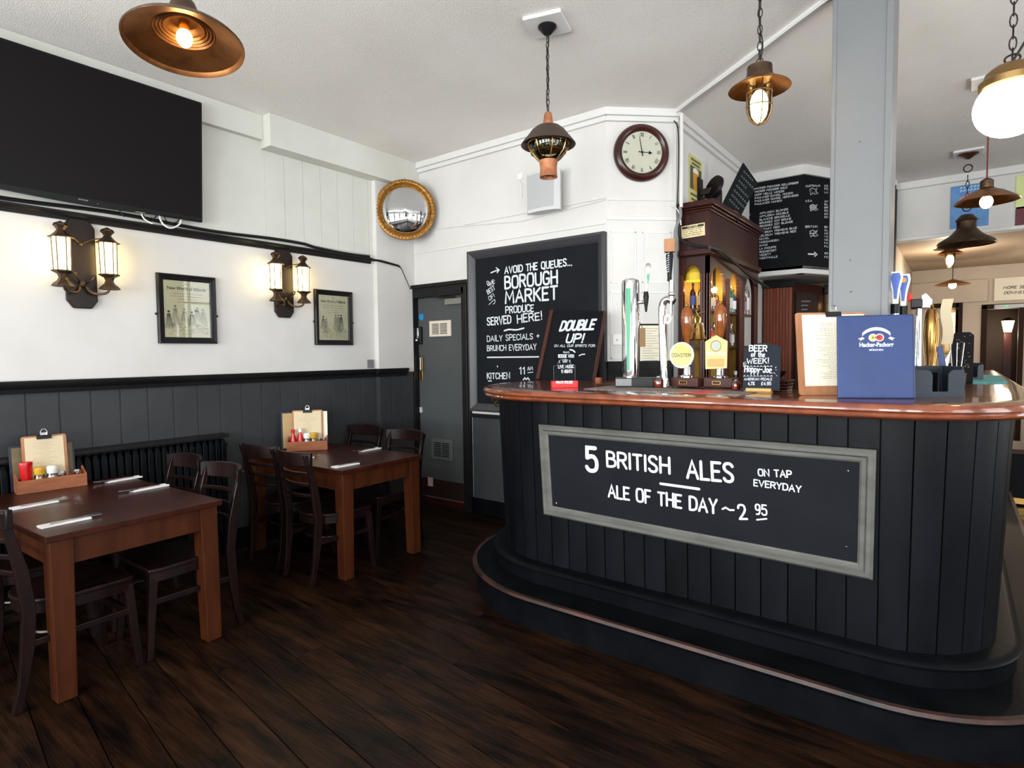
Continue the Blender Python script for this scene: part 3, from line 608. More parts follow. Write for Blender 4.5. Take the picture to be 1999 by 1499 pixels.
profile_band([(-.1, 0), (.205, 0), (.205, .145), (.225, .15), (.232, .165), (.225, .18), (-.1, .18)], lc=(-1.86, 3.45)).build('foot_step', BARBK, bar, smooth=40)
profile_band([(.205, .179), (.226, .1795), (.2335, .166), (.229, .1815), (.205, .1815)], lc=(-1.86, 3.45)).build('step_nosing', STEPM, bar, smooth=40, label='worn reddish nosing of the step')
profile_band([(-.1, .18), (.03, .18), (.03, .25), (.045, .255), (.05, .268), (.04, .28), (.015, .285), (-.1, .285)]).build('plinth', BARBK, bar, smooth=40)
# boards, each bent round the corners as needed
P_ = bar_path(0); cum = [0]
for a, b in zip(P_, P_[1:]): cum.append(cum[-1] + math.hypot(b[0] - a[0], b[1] - a[1]))
def at(s, off):
    q = bar_path(off); i = max(0, min(len(cum) - 2, next((j for j in range(len(cum) - 1) if cum[j + 1] >= s), len(cum) - 2))); t = (s - cum[i]) / (cum[i + 1] - cum[i])
    return (q[i][0] + (q[i + 1][0] - q[i][0]) * t, q[i][1] + (q[i + 1][1] - q[i][1]) * t)
s0 = .0; bw = .1165
while s0 < 6.6:
    m = MB(); ss = [s0 + .003, s0 + bw * .33, s0 + bw * .66, s0 + bw - .003]
    m.loft([[(*at(s, -.055), .27), (*at(s, -.04 if 0 < j < 3 else -.043), .27), (*at(s, 0 if 0 < j < 3 else -.003), 1.262), (*at(s, -.02), 1.262)] for j, s in enumerate(ss)])
    m.build('plank', BLKB, bar, smooth=20); s0 += bw
# thin bead between boards shows as a groove edge
tp = profile_band([(.0, CT - .03), (.0, CT), (.06, CT), (.088, CT - .006), (.098, CT - .02), (.098, CT - .03), (.085, CT - .038), (.088, CT - .045), (.09, CT - .055), (.075, CT - .066), (.04, CT - .07), (.0, CT - .07), (0, CT - .03)])
inner = [(-.36, 7.2), (-.36, 3.46), (-1.95, 3.46), (-1.95, DOOR_Y - .002)]
outer = bar_path(0)
tp.prism(outer + inner, CT - .03, CT)
ct = tp.build('countertop', COUNTM, None, smooth=40)
ct['label'] = 'glossy reddish wooden bar counter with a rounded moulded edge'; ct['category'] = 'counter'
profile_band([(.06, CT - .064), (.0895, CT - .056), (.0915, CT - .05), (.0865, CT - .041), (.0995, CT - .031), (.0995, CT - .019), (.09, CT - .006), (.087, CT - .012), (.08, CT - .05)]).build('edge_moulding', COUNTE, ct, smooth=40)
# panel sign on the front
top, bot = ony(1055, 828, 2.795), ony(1055, 1003, 2.83)
SM = frame(ony(1065, 1003, 2.825), ony(1705, 1130, 2.825) - ony(1065, 1003, 2.825), ony(1055, 828, 2.79) - ony(1060, 1003, 2.825))
sg = thing('bar_sign', 'long framed chalkboard with white lettering on the bar front', 'sign', SM)
c = [loc2(SM, *q) for q in ((1055, 828), (1712, 878), (1705, 1130), (1065, 1003))]
MB().prism([tuple(q) for q in c], -.012, .004).build('board', CHALK, sg, smooth=0)
def mitred(mb, c, w, d, prof=None):
    cx = sum(q.x for q in c) / 4; cy = sum(q.y for q in c) / 4
    n = 4; secs = []
    prof = prof or [(0, 0), (0, d * .6), (w * .2, d), (w * .45, d * .95), (w * .6, d * .55), (w * .85, d * .5), (w, d * .3), (w, 0)]
    sx = [1, -1, -1, 1]; sy = [-1, -1, 1, 1]
    for i in range(4): secs.append([(c[i].x + sx[i] * a, c[i].y + sy[i] * a, b) for a, b in prof])
    return mb.loft(secs, closed=True)
c2 = [q.copy() for q in c]
fr = mitred(MB(), c2, .058, .03); fr.build('moulded_frame', GREYFR, sg, smooth=25)
S = Sign(SM, .0045)
S.t('5', (1143, 922), (1170, 925), 52, .15).t('BRITISH', (1184, 913), (1310, 928), 33, .145, jit=.02).t('ALES', (1340, 935), (1435, 944), 39, .14, jit=.02)
S.l([(1290, 944.5), (1365, 955)], 5)
S.t('ON TAP', (1480, 930), (1547, 934), 15, .17).t('EVERYDAY', (1471, 949), (1565, 963), 14, .17, jit=.03)
S.t('ALE OF THE DAY', (1187, 972), (1402, 1006), 27, .15, jit=.03).l([(1411, 994), (1417, 991), (1425, 996), (1433, 996)], 3.5)
S.t('2', (1443, 1015.5), (1461, 1015.5), 31, .13).t('95', (1474, 1005), (1499, 1008), 22, .14).l([(1478, 1015), (1497, 1013)], 3)
S.l([(1146, 872), (1146, 890), (1160, 889), (1166, 900), (1166, 914), (1158, 920)], 5, True)
S.done(sg)
MB().ball((c[1].x - .1, c[1].y - .1, .006), .004, 6).ball((c[2].x - .1, c[2].y + .12, .006), .004, 6).ball((c[3].x + .085, c[3].y + .08, .006), .005, 6).build('screw', CHROME, sg)
# hooks below the counter end
hk = thing('coat_hook', 'small brass double coat hook under the rounded counter end', 'hook', TR((*bar_path(.0)[5], 1.2)) @ RZ(-50))
MB().tube([(0, .01, .02), (0, -.02, .01), (0, -.04, -.01), (0, -.055, .005), (0, -.055, .02)], .005, 6).tube([(0, -.0, .0), (.0, -.02, -.03), (0, -.035, -.03), (0, -.04, -.015)], .005, 6).ball((0, -.055, .024), .008, 8).build('hook', BRASS, hk)
bench = thing('box_seat', 'low dark box seat with a brass kick strip beyond the far end of the bar', 'seat', (0, 0, 0))
MB().box((.36, 7.45, 0), (1.9, 8.1, .5)).build('base', BARBK, bench, smooth=0, bevel=.005); MB().box((.35, 7.435, .02), (1.9, 7.45, .075)).build('kick_strip', BRASS, bench, smooth=0)
MB().box((.34, 7.43, .5), (1.92, 8.12, .55)).build('seat', MAHOG, bench, smooth=0, bevel=.006)
struct('trim_7', MB().box((-.665, 8.06, 1.3), (-.60, 8.25, 3.40)), CHALK2, 'black corner strip beside the white header', smooth=0)

# ================================================================== TABLES AND CHAIRS
def table(M, L_, W_, label):
    t = thing('dining_table', label, 'table', M, 'dark wooden tables along the left wall')
    MB().box((-L_ / 2, -W_ / 2, .73), (L_ / 2, W_ / 2, .76)).build('tabletop', TABTOP, t, smooth=0, bevel=.003)
    ap = MB(); i = .022
    for sy in (-1, 1): ap.box((-L_ / 2 + .09, sy * (W_ / 2 - i - .01), .61), (L_ / 2 - .09, sy * (W_ / 2 - i - .032), .73))
    for sx in (-1, 1): ap.box((sx * (L_ / 2 - i - .01), -W_ / 2 + .09, .61), (sx * (L_ / 2 - i - .032), W_ / 2 - .09, .73))
    ap.build('apron', TABLEG, t, smooth=0)
    for sx in (-1, 1):
        for sy in (-1, 1):
            x, y = sx * (L_ / 2 - .018), sy * (W_ / 2 - .018); a, b = .092, .078
            q = lambda w, z: [(x, y, z), (x - sx * w, y, z), (x - sx * w, y - sy * w, z), (x, y - sy * w, z)]
            MB().loft([q(b, 0), q(b + .002, .1), q(a, .73)]).build('leg', TABLEG, t, smooth=0, bevel=.004)
    return t
T1M = TR((-3.742, 1.13, 0)) @ RZ(2.5); T2M = TR((-3.87, 2.77, 0)) @ RZ(1)
t1 = table(T1M, 1.2, .785, 'brown wooden table in the foreground with four place settings')
t2 = table(T2M, 1.2, .755, 'brown wooden table farther along the wall, towards the grey door')
def make_chair():
    c = thing('dining_chair', 'x', 'chair', None, 'dark bentwood chairs at the two tables')
    for s in (-1, 1):
        pts = [(-.27, 0), (-.245, .12), (-.225, .28), (-.215, .45), (-.235, .62), (-.265, .78), (-.295, .885)]
        secs = []
        for i, (y, z) in enumerate(pts):
            x = s * (.175 + .02 * min(1, z / .5)); w = .016 if z < .4 else .014; d = .017 + (.008 if .2 < z < .7 else 0)
            secs.append([(x - w, y - d, z), (x + w, y - d, z), (x + w, y + d, z), (x - w, y + d, z)])
        MB().loft(secs).build('back_post', CHAIRM, c, smooth=50, bevel=.003)
        q = lambda x, y, z, w: [(x - w, y - w, z), (x + w, y - w, z), (x + w, y + w, z), (x - w, y + w, z)]
        MB().loft([q(s * .195, .215, 0, .014), q(s * .18, .18, .42, .021)]).build('leg', CHAIRM, c, smooth=0, bevel=.003)
    def slat(z, h, w, dy, th, nm, over=.05):
        secs = []
        for i in range(11):
            u = -1 + .2 * i; x = u * w; y = dy - (1 - u * u) * over
            hh = h * (1 - .12 * (abs(u) ** 3))
            secs.append([(x, y - th, z - hh / 2), (x, y - th, z + hh / 2), (x, y + th, z + hh / 2 * .96), (x, y + th, z - hh / 2)])
        MB().loft(secs).build(nm, CHAIRM, c, smooth=50, bevel=.003)
    slat(.858, .095, .218, -.268, .011, 'top_rail', .078)
    for z, dy in ((.755, -.252), (.68, -.238), (.605, -.226)): slat(z, .022, .19, dy, .008, 'slat')
    # seat: squared front, rounded back
    P = []
    for i in range(21):
        t = math.pi * i / 20; P.append((-.2 * math.cos(t), -.05 - .17 * math.sin(t)))
    P += [(.215, .16), (.2, .205), (-.2, .205), (-.215, .16)]
    sh = [(x * .97, y * .97) for x, y in P]
    MB().prism(sh, .395, .44).build('seat_frame', CHAIRM, c, smooth=40)
    MB().prism(P, .44, .462).build('seat', CHAIRM, c, smooth=40, bevel=.006)
    hoop = [(-.18, .17, .29)] + [(-.165 * math.cos(math.pi * i / 10), -.02 - .15 * math.sin(math.pi * i / 10), .29) for i in range(11)] + [(.18, .17, .29)]
    MB().tube(hoop, .011, 8).build('hoop_stretcher', CHAIRM, c)
    MB().box((-.18, .165, .275), (.18, .19, .305)).build('front_stretcher', CHAIRM, c, smooth=0, bevel=.003)
    for s in (-1, 1): MB().box((s * .2, -.2, .275), (s * .18, .19, .305)).build('side_stretcher', CHAIRM, c, smooth=0, bevel=.003)
    return c
ch0 = make_chair()
spots = [(-3.42, 1.40, 180, 'dark wooden chair tucked under the foreground table on its far side, nearer the aisle'),
         (-3.93, 1.42, 180, 'dark wooden chair on the far side of the foreground table, next to the radiator'),
         (-3.40, .91, 4, 'dark wooden chair on the near side of the foreground table, beside the aisle'),
         (-3.95, .90, 0, 'dark wooden chair on the near side of the foreground table, close to the wall'),
         (-3.53, 2.50, -4, 'dark wooden chair in front of the farther table with its slatted back fully visible'),
         (-4.02, 2.52, 2, 'dark wooden chair in front of the farther table, partly hidden, nearer the radiator'),
         (-3.66, 3.06, 180, 'dark wooden chair behind the farther table, nearer the grey door'),
         (-4.20, 3.08, 182, 'dark wooden chair behind the farther table, nearer the wall pilaster')]
for i, (x, y, a, lb) in enumerate(spots):
    M = TR((x, y, 0)) @ RZ(a)
    if i == 0: ch0.matrix_world = M; ch0['label'] = lb
    else: clone(ch0, None, M, lb)

# rolled napkins with knife and fork
def setting(M, labn, labf, labk, flip=1):
    n = thing('napkin', labn, 'napkin', M, 'white napkins on the tables')
    for s in (-1, 1):
        MB().loft([[(-.1, s * .02 - .011, 0), (-.1, s * .02 - .009, .009), (-.1, s * .02 + .009, .009), (-.1, s * .02 + .011, 0)], [(.1, s * .018 - .011, 0), (.1, s * .018 - .009, .009), (.1, s * .018 + .009, .009), (.1, s * .018 + .011, 0)]]).build('fold', NAPKIN, n, smooth=0, bevel=.002)
    MB().box((-.1, -.014, 0), (.1, .014, .003)).build('flap', NAPKIN, n, smooth=0)
    f = thing('fork', labf, 'fork', M @ TR((.03, .004, .010)) @ RZ(9), 'forks on the napkins')
    MB().box((-.09, -.004, 0), (.07, .004, .003)).build('handle', STEEL, f, smooth=0, bevel=.001)
    tn = MB().box((.07, -.011, 0), (.09, .011, .003))
    for k in range(4): tn.box((.09, -.011 + k * .0063, 0), (.125, -.0083 + k * .0063, .003))
    tn.build('tines', STEEL, f, smooth=0, kind='stuff')
    q = thing('knife', labk, 'knife', M @ TR((.035, -.004, .010)) @ RZ(-7), 'knives on the napkins')
    MB().box((-.09, -.005, 0), (.02, .005, .004)).build('handle', STEEL, q, smooth=0, bevel=.0015); MB().prism([(.02, -.006), (.11, -.007), (.125, 0), (.11, .004), (.02, .004)], .001, .003).build('blade', STEEL, q, smooth=0)
ST = [((-3.325, .89), 93, 'at the near aisle corner of the foreground table'), ((-3.86, .905), 94, 'on the near side of the foreground table beside the condiment box'),
      ((-3.785, 1.43), -86, 'in the middle of the far side of the foreground table'), ((-4.2, 1.44), -86, 'at the far wall end of the foreground table'),
      ((-3.40, 2.535), 88, 'on the front aisle corner of the farther table'), ((-3.80, 3.075), -88, 'at the back of the farther table'), ((-3.89, 2.5), 88, 'behind the chair rail on the farther table')]
for (x, y), a, w in ST: setting(TR((x, y, .7605)) @ RZ(a), 'white folded napkin ' + w, 'steel fork ' + w, 'steel knife ' + w)

# condiment boxes with menus
def menu_lines(mb, w, h, n, z, y0=.9, dens=.5):
    for i in range(n):
        y = h * (y0 - (y0 - .08) * i / n); l = w * rnd.uniform(.10, .34); x = -l; q = w * .03
        if i % 7 == 0: l *= .5; x = -l
        while x < l: e = min(x + q * rnd.uniform(.6, 2.2), l); mb.add([(x, y, z), (e, y, z), (e, y + h * .005, z), (x, y + h * .005, z)], [(0, 1, 2, 3)]); x = e + q * .35
def clip(parent, w, z, M):
    MB().box((-w / 2, -.008, -.004), (w / 2, .016, .012), M).build('clip_bar', PLAST, parent, smooth=0, bevel=.003)
    MB().tube([(-.014, .012, .008), (-.016, .035, .004), (-.008, .05, .002), (.008, .05, .002), (.016, .035, .004), (.014, .012, .008)], .0035, 6, M).box((-.012, .01, .003), (.012, .03, .006), M).build('clip_lever', CHROME, parent)
def clipboard(M, w, h, pw, ph, lab, paper=MENU, xo=0, ink=INKL, toff=0, n=26, grp=None):
    t = thing('clipboard_menu', lab, 'menu', M, grp)
    r = .012; P = []
    for cx, cy, a0 in ((w / 2 - r, h - r, 0), (-w / 2 + r, h - r, 90), (-w / 2 + r, r, 180), (w / 2 - r, r, 270)):
        for k in range(4): a = R(a0 + 30 * k); P.append((cx + r * math.cos(a), cy + r * math.sin(a)))
    MB().prism(P, -.005, 0).build('board', CLIPW, t, smooth=30)
    pp = MB().box((xo - pw / 2, h - ph - .012, .0003), (xo + pw / 2, h - .01, .0018)).build('paper', paper, t, smooth=0)
    tx = MB(); menu_lines(tx, pw, ph, n, .0022); pl = MB(); pl.add(tx.v, tx.f, TR((xo, h - ph - .012, 0))); pl.build('print', ink, pp, smooth=0)
    clip(t, .07, h, TR((xo + toff, h - .014, .002)))
    return t
def folder(M, w, h, lab, inner=None):
    t = thing('menu_folder', lab, 'menu', M)
    MB().box((-w / 2, 0, -.004), (w / 2, h, 0)).build('cover', NAVYD, t, smooth=0, bevel=.002)
    if inner: MB().box((-w / 2 + .012, .01, 0), (w / 2 - .012, h - .012, .0012)).build('page', inner, t, smooth=0)
    return t
def bottle_thing(nm, lab, cat, M, prof, m, cap=None, capm=None, band_=None, bandm=None, n=18):
    t = thing(nm, lab, cat, M); MB().lathe(prof, n).build('body', m, t)
    if cap: MB().lathe(cap, n).build('cap', capm, t)
    if band_: MB().lathe(band_, n).build('paper_label', bandm, t)
    return t
def caddy(M, L_, lab):
    t = thing('condiment_box', lab, 'box', M); D = .105; H_ = .075; th = .009
    MB().box((-L_ / 2, 0, 0), (L_ / 2, th, H_)).build('front_panel', CADDYM, t, smooth=0, bevel=.001)
    MB().box((-L_ / 2, D - th, 0), (L_ / 2, D, H_)).build('back_panel', CADDYM, t, smooth=0)
    for s in (-1, 1): MB().prism([(th, 0), (D - th, 0), (D - th, H_ + .035), (th, H_)], -th / 2, th / 2, TR((s * (L_ / 2 - th / 2), 0, 0)) @ Matrix(((0, 0, 1, 0), (1, 0, 0, 0), (0, 1, 0, 0), (0, 0, 0, 1)))).build('side_panel', CADDYM, t, smooth=0)
    MB().box((-L_ / 2 + th, th, 0), (L_ / 2 - th, D - th, .006)).build('base', CADDYM, t, smooth=0)
    return t
def saltshaker(M, lab):
    return bottle_thing('shaker', lab, 'shaker', M, [(0, 0), (.018, 0), (.02, .01), (.018, .07), (0, .07)], CLEAR, [(.019, .068), (.02, .085), (.012, .094), (0, .096)], CHROME, [(.0185, .02), (.0185, .03)], PAPER, 14)
def squeezy(M, lab, m): return bottle_thing('sauce_pot', lab, 'jar', M, [(0, 0), (.026, 0), (.028, .02), (.027, .075), (.022, .09), (0, .09)], CLEAR, [(.024, .088), (.027, .09), (.03, .12), (.022, .132), (0, .134)], m, [(.0235, .004), (.0245, .02), (.024, .07), (0, .075)], m, 14)
# local frame of a box: x along the front, y to the back, z up
C1 = TR((-4.225, 1.085, .7605)) @ RZ(85)
caddy(C1, .33, 'orange-brown wooden condiment box at the wall end of the foreground table')
def rel(M, x, y, z=.0065): return M @ TR((x, y, z))
# tomato bottle: flat red squeezy bottle stood on its cap
rb = thing('sauce_bottle', 'flat red squeezy sauce bottle in the foreground condiment box', 'bottle', rel(C1, -.115, .045) @ RZ(15))
MB().loft([[(a * math.cos(t) , b * math.sin(t), z) for t in [math.pi * k / 8 for k in range(16)]] for a, b, z in ((.02, .016, .02), (.028, .018, .05), (.03, .019, .12), (.034, .02, .158), (.033, .018, .168), (.02, .01, .172))]).build('body', REDS, rb); MB().cyl((0, 0, 0), .02, .024, 16).build('cap', WPLAST, rb)
squeezy(rel(C1, -.055, .045), 'clear mustard pot with yellow top in the foreground condiment box', YEL)
squeezy(rel(C1, .003, .045), 'clear mayonnaise pot with white top in the foreground condiment box', WPLAST)
saltshaker(rel(C1, .05, .04), 'chrome-topped salt shaker beside the white pot, foreground box')
saltshaker(rel(C1, .125, .04), 'chrome-topped pepper shaker at the end of the foreground box')
def lean(M, x, y, z, yaw, tilt): return M @ TR((x, y, z)) @ RZ(yaw) @ RX(90 - tilt)
clipboard(lean(C1, -.015, .085, .008, 0, 6), .215, .31, .185, .285, 'wooden clipboard menu with buff paper standing in the foreground condiment box', n=30)
folder(lean(C1, -.02, .125, .001, 3, 4), .315, .265, 'dark blue open menu folder behind the foreground clipboard', mat('olive_page', (116, 98, 66), .6, c2=(96, 84, 62), scale=12))
p = Vector((-4.2155, 2.772, .7605))
C2 = TR(p) @ RZ(51)
caddy(C2, .315, 'orange-brown wooden condiment box on the farther table')
def ketchup(M, lab, h, capm): 
    return bottle_thing('sauce_bottle', lab, 'bottle', M, [(0, 0), (.024, 0), (.026, .01), (.026, h * .45), (.011, h * .8), (.011, h * .85), (0, h * .85)], REDS, [(.012, h * .83), (.015, h * .83), (.015, h), (0, h)], capm, [(.0265, .02), (.0265, h * .4)], mat('label_red', (170, 60, 80), .5))
ketchup(rel(C2, -.11, .045), 'red glass sauce bottle with red cap on the farther table', .165, REDS)
ketchup(rel(C2, -.055, .045), 'red sauce bottle with white cap on the farther table', .172, WPLAST)
squeezy(rel(C2, -.003, .045), 'clear mayonnaise pot with white top on the farther table', WPLAST)
squeezy(rel(C2, .05, .045), 'clear mustard pot with yellow contents on the farther table', YEL)
saltshaker(rel(C2, .09, .04), 'chrome-topped shaker in the farther box, nearer the yellow pot')
saltshaker(rel(C2, .13, .04), 'chrome-topped shaker at the end of the farther box')
clipboard(lean(C2, .0, .085, .008, 0, 4), .24, .315, .215, .29, 'wooden clipboard menu standing in the box on the farther table', n=24)
folder(lean(C2, -.03, .122, .001, 6, 2), .36, .31, 'dark blue menu folder with buff page behind the farther clipboard', mat('buff_page', (176, 146, 98), .7, c2=(160, 132, 90), scale=6))
mp = thing('menu_leaflet', 'glossy white menu leaflet edge beside the farther clipboard', 'menu', lean(C2, .135, .103, .008, 0, 3)); MB().box((-.02, 0, 0), (.02, .30, .002)).build('page', MENUW, mp, smooth=0)

# radiator
rd = thing('radiator', 'black ribbed column radiator under the dado boards', 'radiator', (LEFT_X, 0, 0))
y0, y1 = .55, 2.23
m = MB().box((.02, y0, .925), (.13, y1, .95)); m.build('top_cover', BLK, rd, smooth=0, bevel=.004)
i = 0; y = y0 + .03
while y < y1 - .03:
    MB().loft([[(.04, y - .012, .2), (.12, y - .012, .2), (.12, y + .012, .2), (.04, y + .012, .2)], [(.035, y - .018, .24), (.125, y - .018, .24), (.125, y + .018, .24), (.035, y + .018, .24)], [(.035, y - .018, .87), (.125, y - .018, .87), (.125, y + .018, .87), (.035, y + .018, .87)], [(.05, y - .01, .91), (.11, y - .01, .91), (.11, y + .01, .91), (.05, y + .01, .91)]]).build('rib', BARBK, rd, smooth=30, bevel=.004)
    y += .046
MB().tube([(.08, y0, .25), (.08, y1, .25)], .015, 8).tube([(.08, y0, .86), (.08, y1, .86)], .015, 8).build('pipe', BARBK, rd)
for yy in (y0 + .04, y1 - .04): MB().box((.06, yy - .012, 0), (.1, yy + .012, .22)).build('foot', BARBK, rd, smooth=0)

# ================================================================== ON THE LEFT WALL
tvM = frame((LEFT_X + .1, .66, 2.518), (0, 1, 0), (.07, 0, 1))
tv = thing('television', 'large black flat television hung high on the left wall', 'television', tvM)
MB().box((0, 0, -.035), (1.445, .845, .0)).build('casing', PLAST, tv, smooth=0, bevel=.006)
MB().box((.018, .03, 0), (1.427, .83, .0015)).build('screen', SCREEN, tv, smooth=0)
MB().loft([[(u, 0 - .012 * math.sin(math.pi * k / 12), -.02), (u, .012, -.02), (u, .012, .004), (u, -.012 * math.sin(math.pi * k / 12), .004)] for k, u in [(k, .3 + .85 * k / 12) for k in range(13)]]).build('lower_bezel', PLAST, tv, smooth=30)
lo = MB()
for k in range(5): lo.box((.68 + k * .011, .012, .0045), (.686 + k * .011, .019, .005))
lo.box((.78, .004, .0045), (.785, .007, .005)).box((1.0, -.004, .0045), (1.06, -.001, .005)); lo.build('small_mark', mat('pale_mark', (170, 150, 140), .5), tv, smooth=0)
MB().box((.45, .2, -.1), (1.0, .6, -.035)).build('wall_bracket', PLAST, tv, smooth=0)
def loop(pts, r, m, lab):
    P = chaikin([(a, b) for a, b in pts], 3); x0 = LEFT_X + .055
    return tag(MB().tube([tuple(onx(a, b, x0)) for a, b in P], r, 6).build('cable_loop', m), lab, 'cable')
loop([(277, 411), (282, 425), (296, 434), (300, 428), (312, 417)], .004, CONDUIT, 'thin black cable loop hanging below the television')
loop([(312, 416), (313, 432), (330, 448), (352, 440), (354, 427)], .006, WPLAST, 'white cable loop hanging below the television')
loop([(276, 413), (280, 428), (298, 437)], .005, WPLAST, 'short white cable end below the television')
loop([(320, 418), (325, 434), (345, 436), (351, 428)], .004, CONDUIT, 'black cable curl inside the white loop below the television')
loop([(230, 405), (238, 418), (243, 424)], .004, CONDUIT, 'short black cable dropping onto the picture rail')

def picture(px, lab, tilt=0.012):
    c = [onx(*q, LEFT_X + .02) for q in px]; o = (c[3] + c[2]) / 2; o = Vector((LEFT_X + .002, (c[3].y + c[2].y) / 2, (c[3].z + c[2].z) / 2)); w = ((c[1].y - c[0].y) + (c[2].y - c[3].y)) / 2; h = (c[0].z + c[1].z) / 2 - o.z
    M = frame(o, (0, 1, 0), (.012, 0, 1)); t = thing('framed_print', lab, 'picture', M, 'framed billiards prints on the left wall')
    cc = [Vector((-w / 2, h)), Vector((w / 2, h)), Vector((w / 2, 0)), Vector((-w / 2, 0))]
    mitred(MB(), cc, .045, .03, [(0, 0), (0, .02), (.008, .03), (.02, .026), (.03, .02), (.038, .018), (.045, .01), (.045, 0)]).build('frame', MAHOG if 0 else BLK, t, smooth=20)
    MB().box((-w / 2 + .03, .03, .003), (w / 2 - .03, h - .03, .006)).build('print', PAPER, t, smooth=0)
    MB().box((-w / 2 + .04, .04, .010), (w / 2 - .04, h - .04, .0115)).build('glazing', PICGL, t, smooth=0)
    for s in (-1, 1): MB().ball((s * (w / 2 + .008), h * .42, .01), .009, 8).build('side_hook', DARKMET, t)
    font_text('THE', .014, t, INK, TR((0, h - .075, .0065))); font_text('New World of Billiards', .032, t, INK, TR((0, h - .11, .0065)), bold=.0006, xs=(w - .12) / (.032 * 10.2))
    tx = MB()
    for k in range(4):
        y = h - .14 - k * .02; l = w * (.28 if k < 2 else .16)
        for q in range(int(l * 2 / .012)): tx.box((-l + q * .012, y, .0063), (-l + q * .012 + rnd.uniform(.004, .01), y + .004, .0066))
    tx.build('small_print', INKL, t, smooth=0)
    return t, w, h
def engraving(t, w, h, seed, figs):
    r = random.Random(seed); m1, m2 = MB(), MB(); z = .0064
    for k in range(130):   # short hatching strokes of the table and floor
        x = r.uniform(-w * .33, w * .33); y = r.uniform(.07, h * .30); a = r.uniform(-.5, .3); l = r.uniform(.006, .02); z += 1e-6
        stroke(m1 if r.random() < .7 else m2, [(x, y), (x + l * math.cos(a), y + l * math.sin(a))], .0018, z, 0)
    for fx, fy, fh, dark in figs:  # standing figures: head, body, skirt hatching
        mm = m2 if dark else m1; z += 1e-6
        mm.add([(fx + .009 * math.cos(q), fy + fh + .009 * math.sin(q), z) for q in [k * math.pi / 4 for k in range(8)]], [tuple(range(8))])
        for k in range(14):
            u = k / 13 - .5; z += 1e-6; stroke(mm, [(fx + u * .02, fy + fh - .015), (fx + u * .045 + r.uniform(-.004, .004), fy + fh * .4), (fx + u * .065, fy + r.uniform(0, .02))], .0016, z, 0)
    m1.build('engraving_light', mat('engraving_grey', (146, 144, 128), .8), t, smooth=0); m2.build('engraving_dark', mat('engraving_dark', (70, 70, 66), .8), t, smooth=0)
t, w, h = picture([(306, 534), (421, 541), (425, 671), (311, 671)], 'black framed billiards print between the two wall lamps')
engraving(t, w, h, 1, [(-.13, .1, .13, True), (-.085, .12, .15, False), (-.02, .15, .1, False), (.03, .13, .1, True), (.07, .17, .09, False), (.11, .14, .11, False)])
MB().box((.05, h * .47, .0066), (.075, h * .5, .0068)).build('dark_patch', INK, t, smooth=0)
t, w, h = picture([(613, 565), (687, 570), (690, 674), (617, 674)], 'black framed billiards print nearer the pilaster, right of the second wall lamp')
engraving(t, w, h, 5, [(.05, .1, .17, False), (.08, .12, .15, True), (-.11, .14, .11, True), (-.08, .1, .13, False), (.02, .13, .14, False)])

# twin lantern wall lamps
LGLOW = glow('lantern_glow', (255, 226, 150), 15.0)
def lantern(parent, c):
    g = MB(); s6 = 6
    lan = [(-.03, 'x')]
    MB().lathe([(0, .0), (.05, -.0), (.062, -.006), (.05, .012), (.03, .03), (.022, .05), (.03, .07), (.058, .085), (.06, .092), (0, .092)], 6, TR(c), R(15)).build('lantern_base', BRONZE, parent, smooth=30)
    MB().lathe([(0, .29), (.066, .29), (.068, .295), (.05, .305), (.03, .325), (.02, .34), (.03, .355), (.04, .365), (.033, .38), (0, .395)], 6, TR(c), R(15)).build('lantern_cap', BRONZE, parent, smooth=30)
    MB().lathe([(.041, .093), (.045, .29)], 6, TR(c), R(15)).build('glass', LGLOW, parent, smooth=0)
    fr = MB()
    for k in range(6):
        a = R(15 + 60 * k); fr.tube([(c[0] + .044 * math.cos(a), c[1] + .044 * math.sin(a), c[2] + .09), (c[0] + .048 * math.cos(a), c[1] + .048 * math.sin(a), c[2] + .292)], .0038, 5)
    fr.build('glazing_bar', BRONZE, parent, kind='stuff')
def sconce(yc, lab):
    t = thing('wall_lamp', lab, 'lamp', (LEFT_X + .001, yc, 1.855), 'twin lantern lamps on the left wall')
    P = [(-.05, 0), (.05, 0), (.085, .05), (.085, .52), (.05, .57), (-.05, .57), (-.085, .52), (-.085, .05)]
    MB().prism(P, 0, .028, Matrix(((0, 0, 1, 0), (1, 0, 0, 0), (0, 1, 0, 0), (0, 0, 0, 1)))).build('backboard', mat('sconce_board', (26, 17, 14), .35, c2=(36, 24, 19), scale=6, stretch=(1, 1, .4), spec=.3), t, smooth=0, bevel=.006)
    for s in (-1, 1):
        c = (.115, s * .125, .13); lantern(t, c)
        MB().tube(chaikin3([(.03, s * .01, .15), (.07, s * .03, .1), (.09, s * .07, .09), (.11, s * .115, .1), (c[0], c[1], .135)]), .008, 7).tube(chaikin3([(.03, s * .02, .16), (.08, s * .03, .17), (.1, s * .05, .2), (.09, s * .06, .22), (.08, s * .045, .215)]), .0055, 6).build('scroll_arm', BRONZE, t)
        MB().tube([(.03, 0, .41), (.07, s * .05, .44), (.115, s * .115, .455)], .004, 6).build('top_rod', BRONZE, t)
    MB().ball((.035, 0, .15), .022, 10).ball((.035, 0, .41), .012, 8).build('boss', BRONZE, t)
def chaikin3(p, it=2):
    for _ in range(it):
        q = [p[0]]
        for a, b in zip(p, p[1:]): q += [tuple(a[i] * .75 + b[i] * .25 for i in range(3)), tuple(a[i] * .25 + b[i] * .75 for i in range(3))]
        p = q + [p[-1]]
    return p
sconce(1.36, 'bronze twin lantern wall lamp on a black board, nearer the camera')
sconce(2.79, 'bronze twin lantern wall lamp on a black board between the two framed prints')

# ================================================================== DOOR WALL AND CORNER
def wall_pt(px, py, dy=0): return ony(px, py, DOOR_Y - dy)
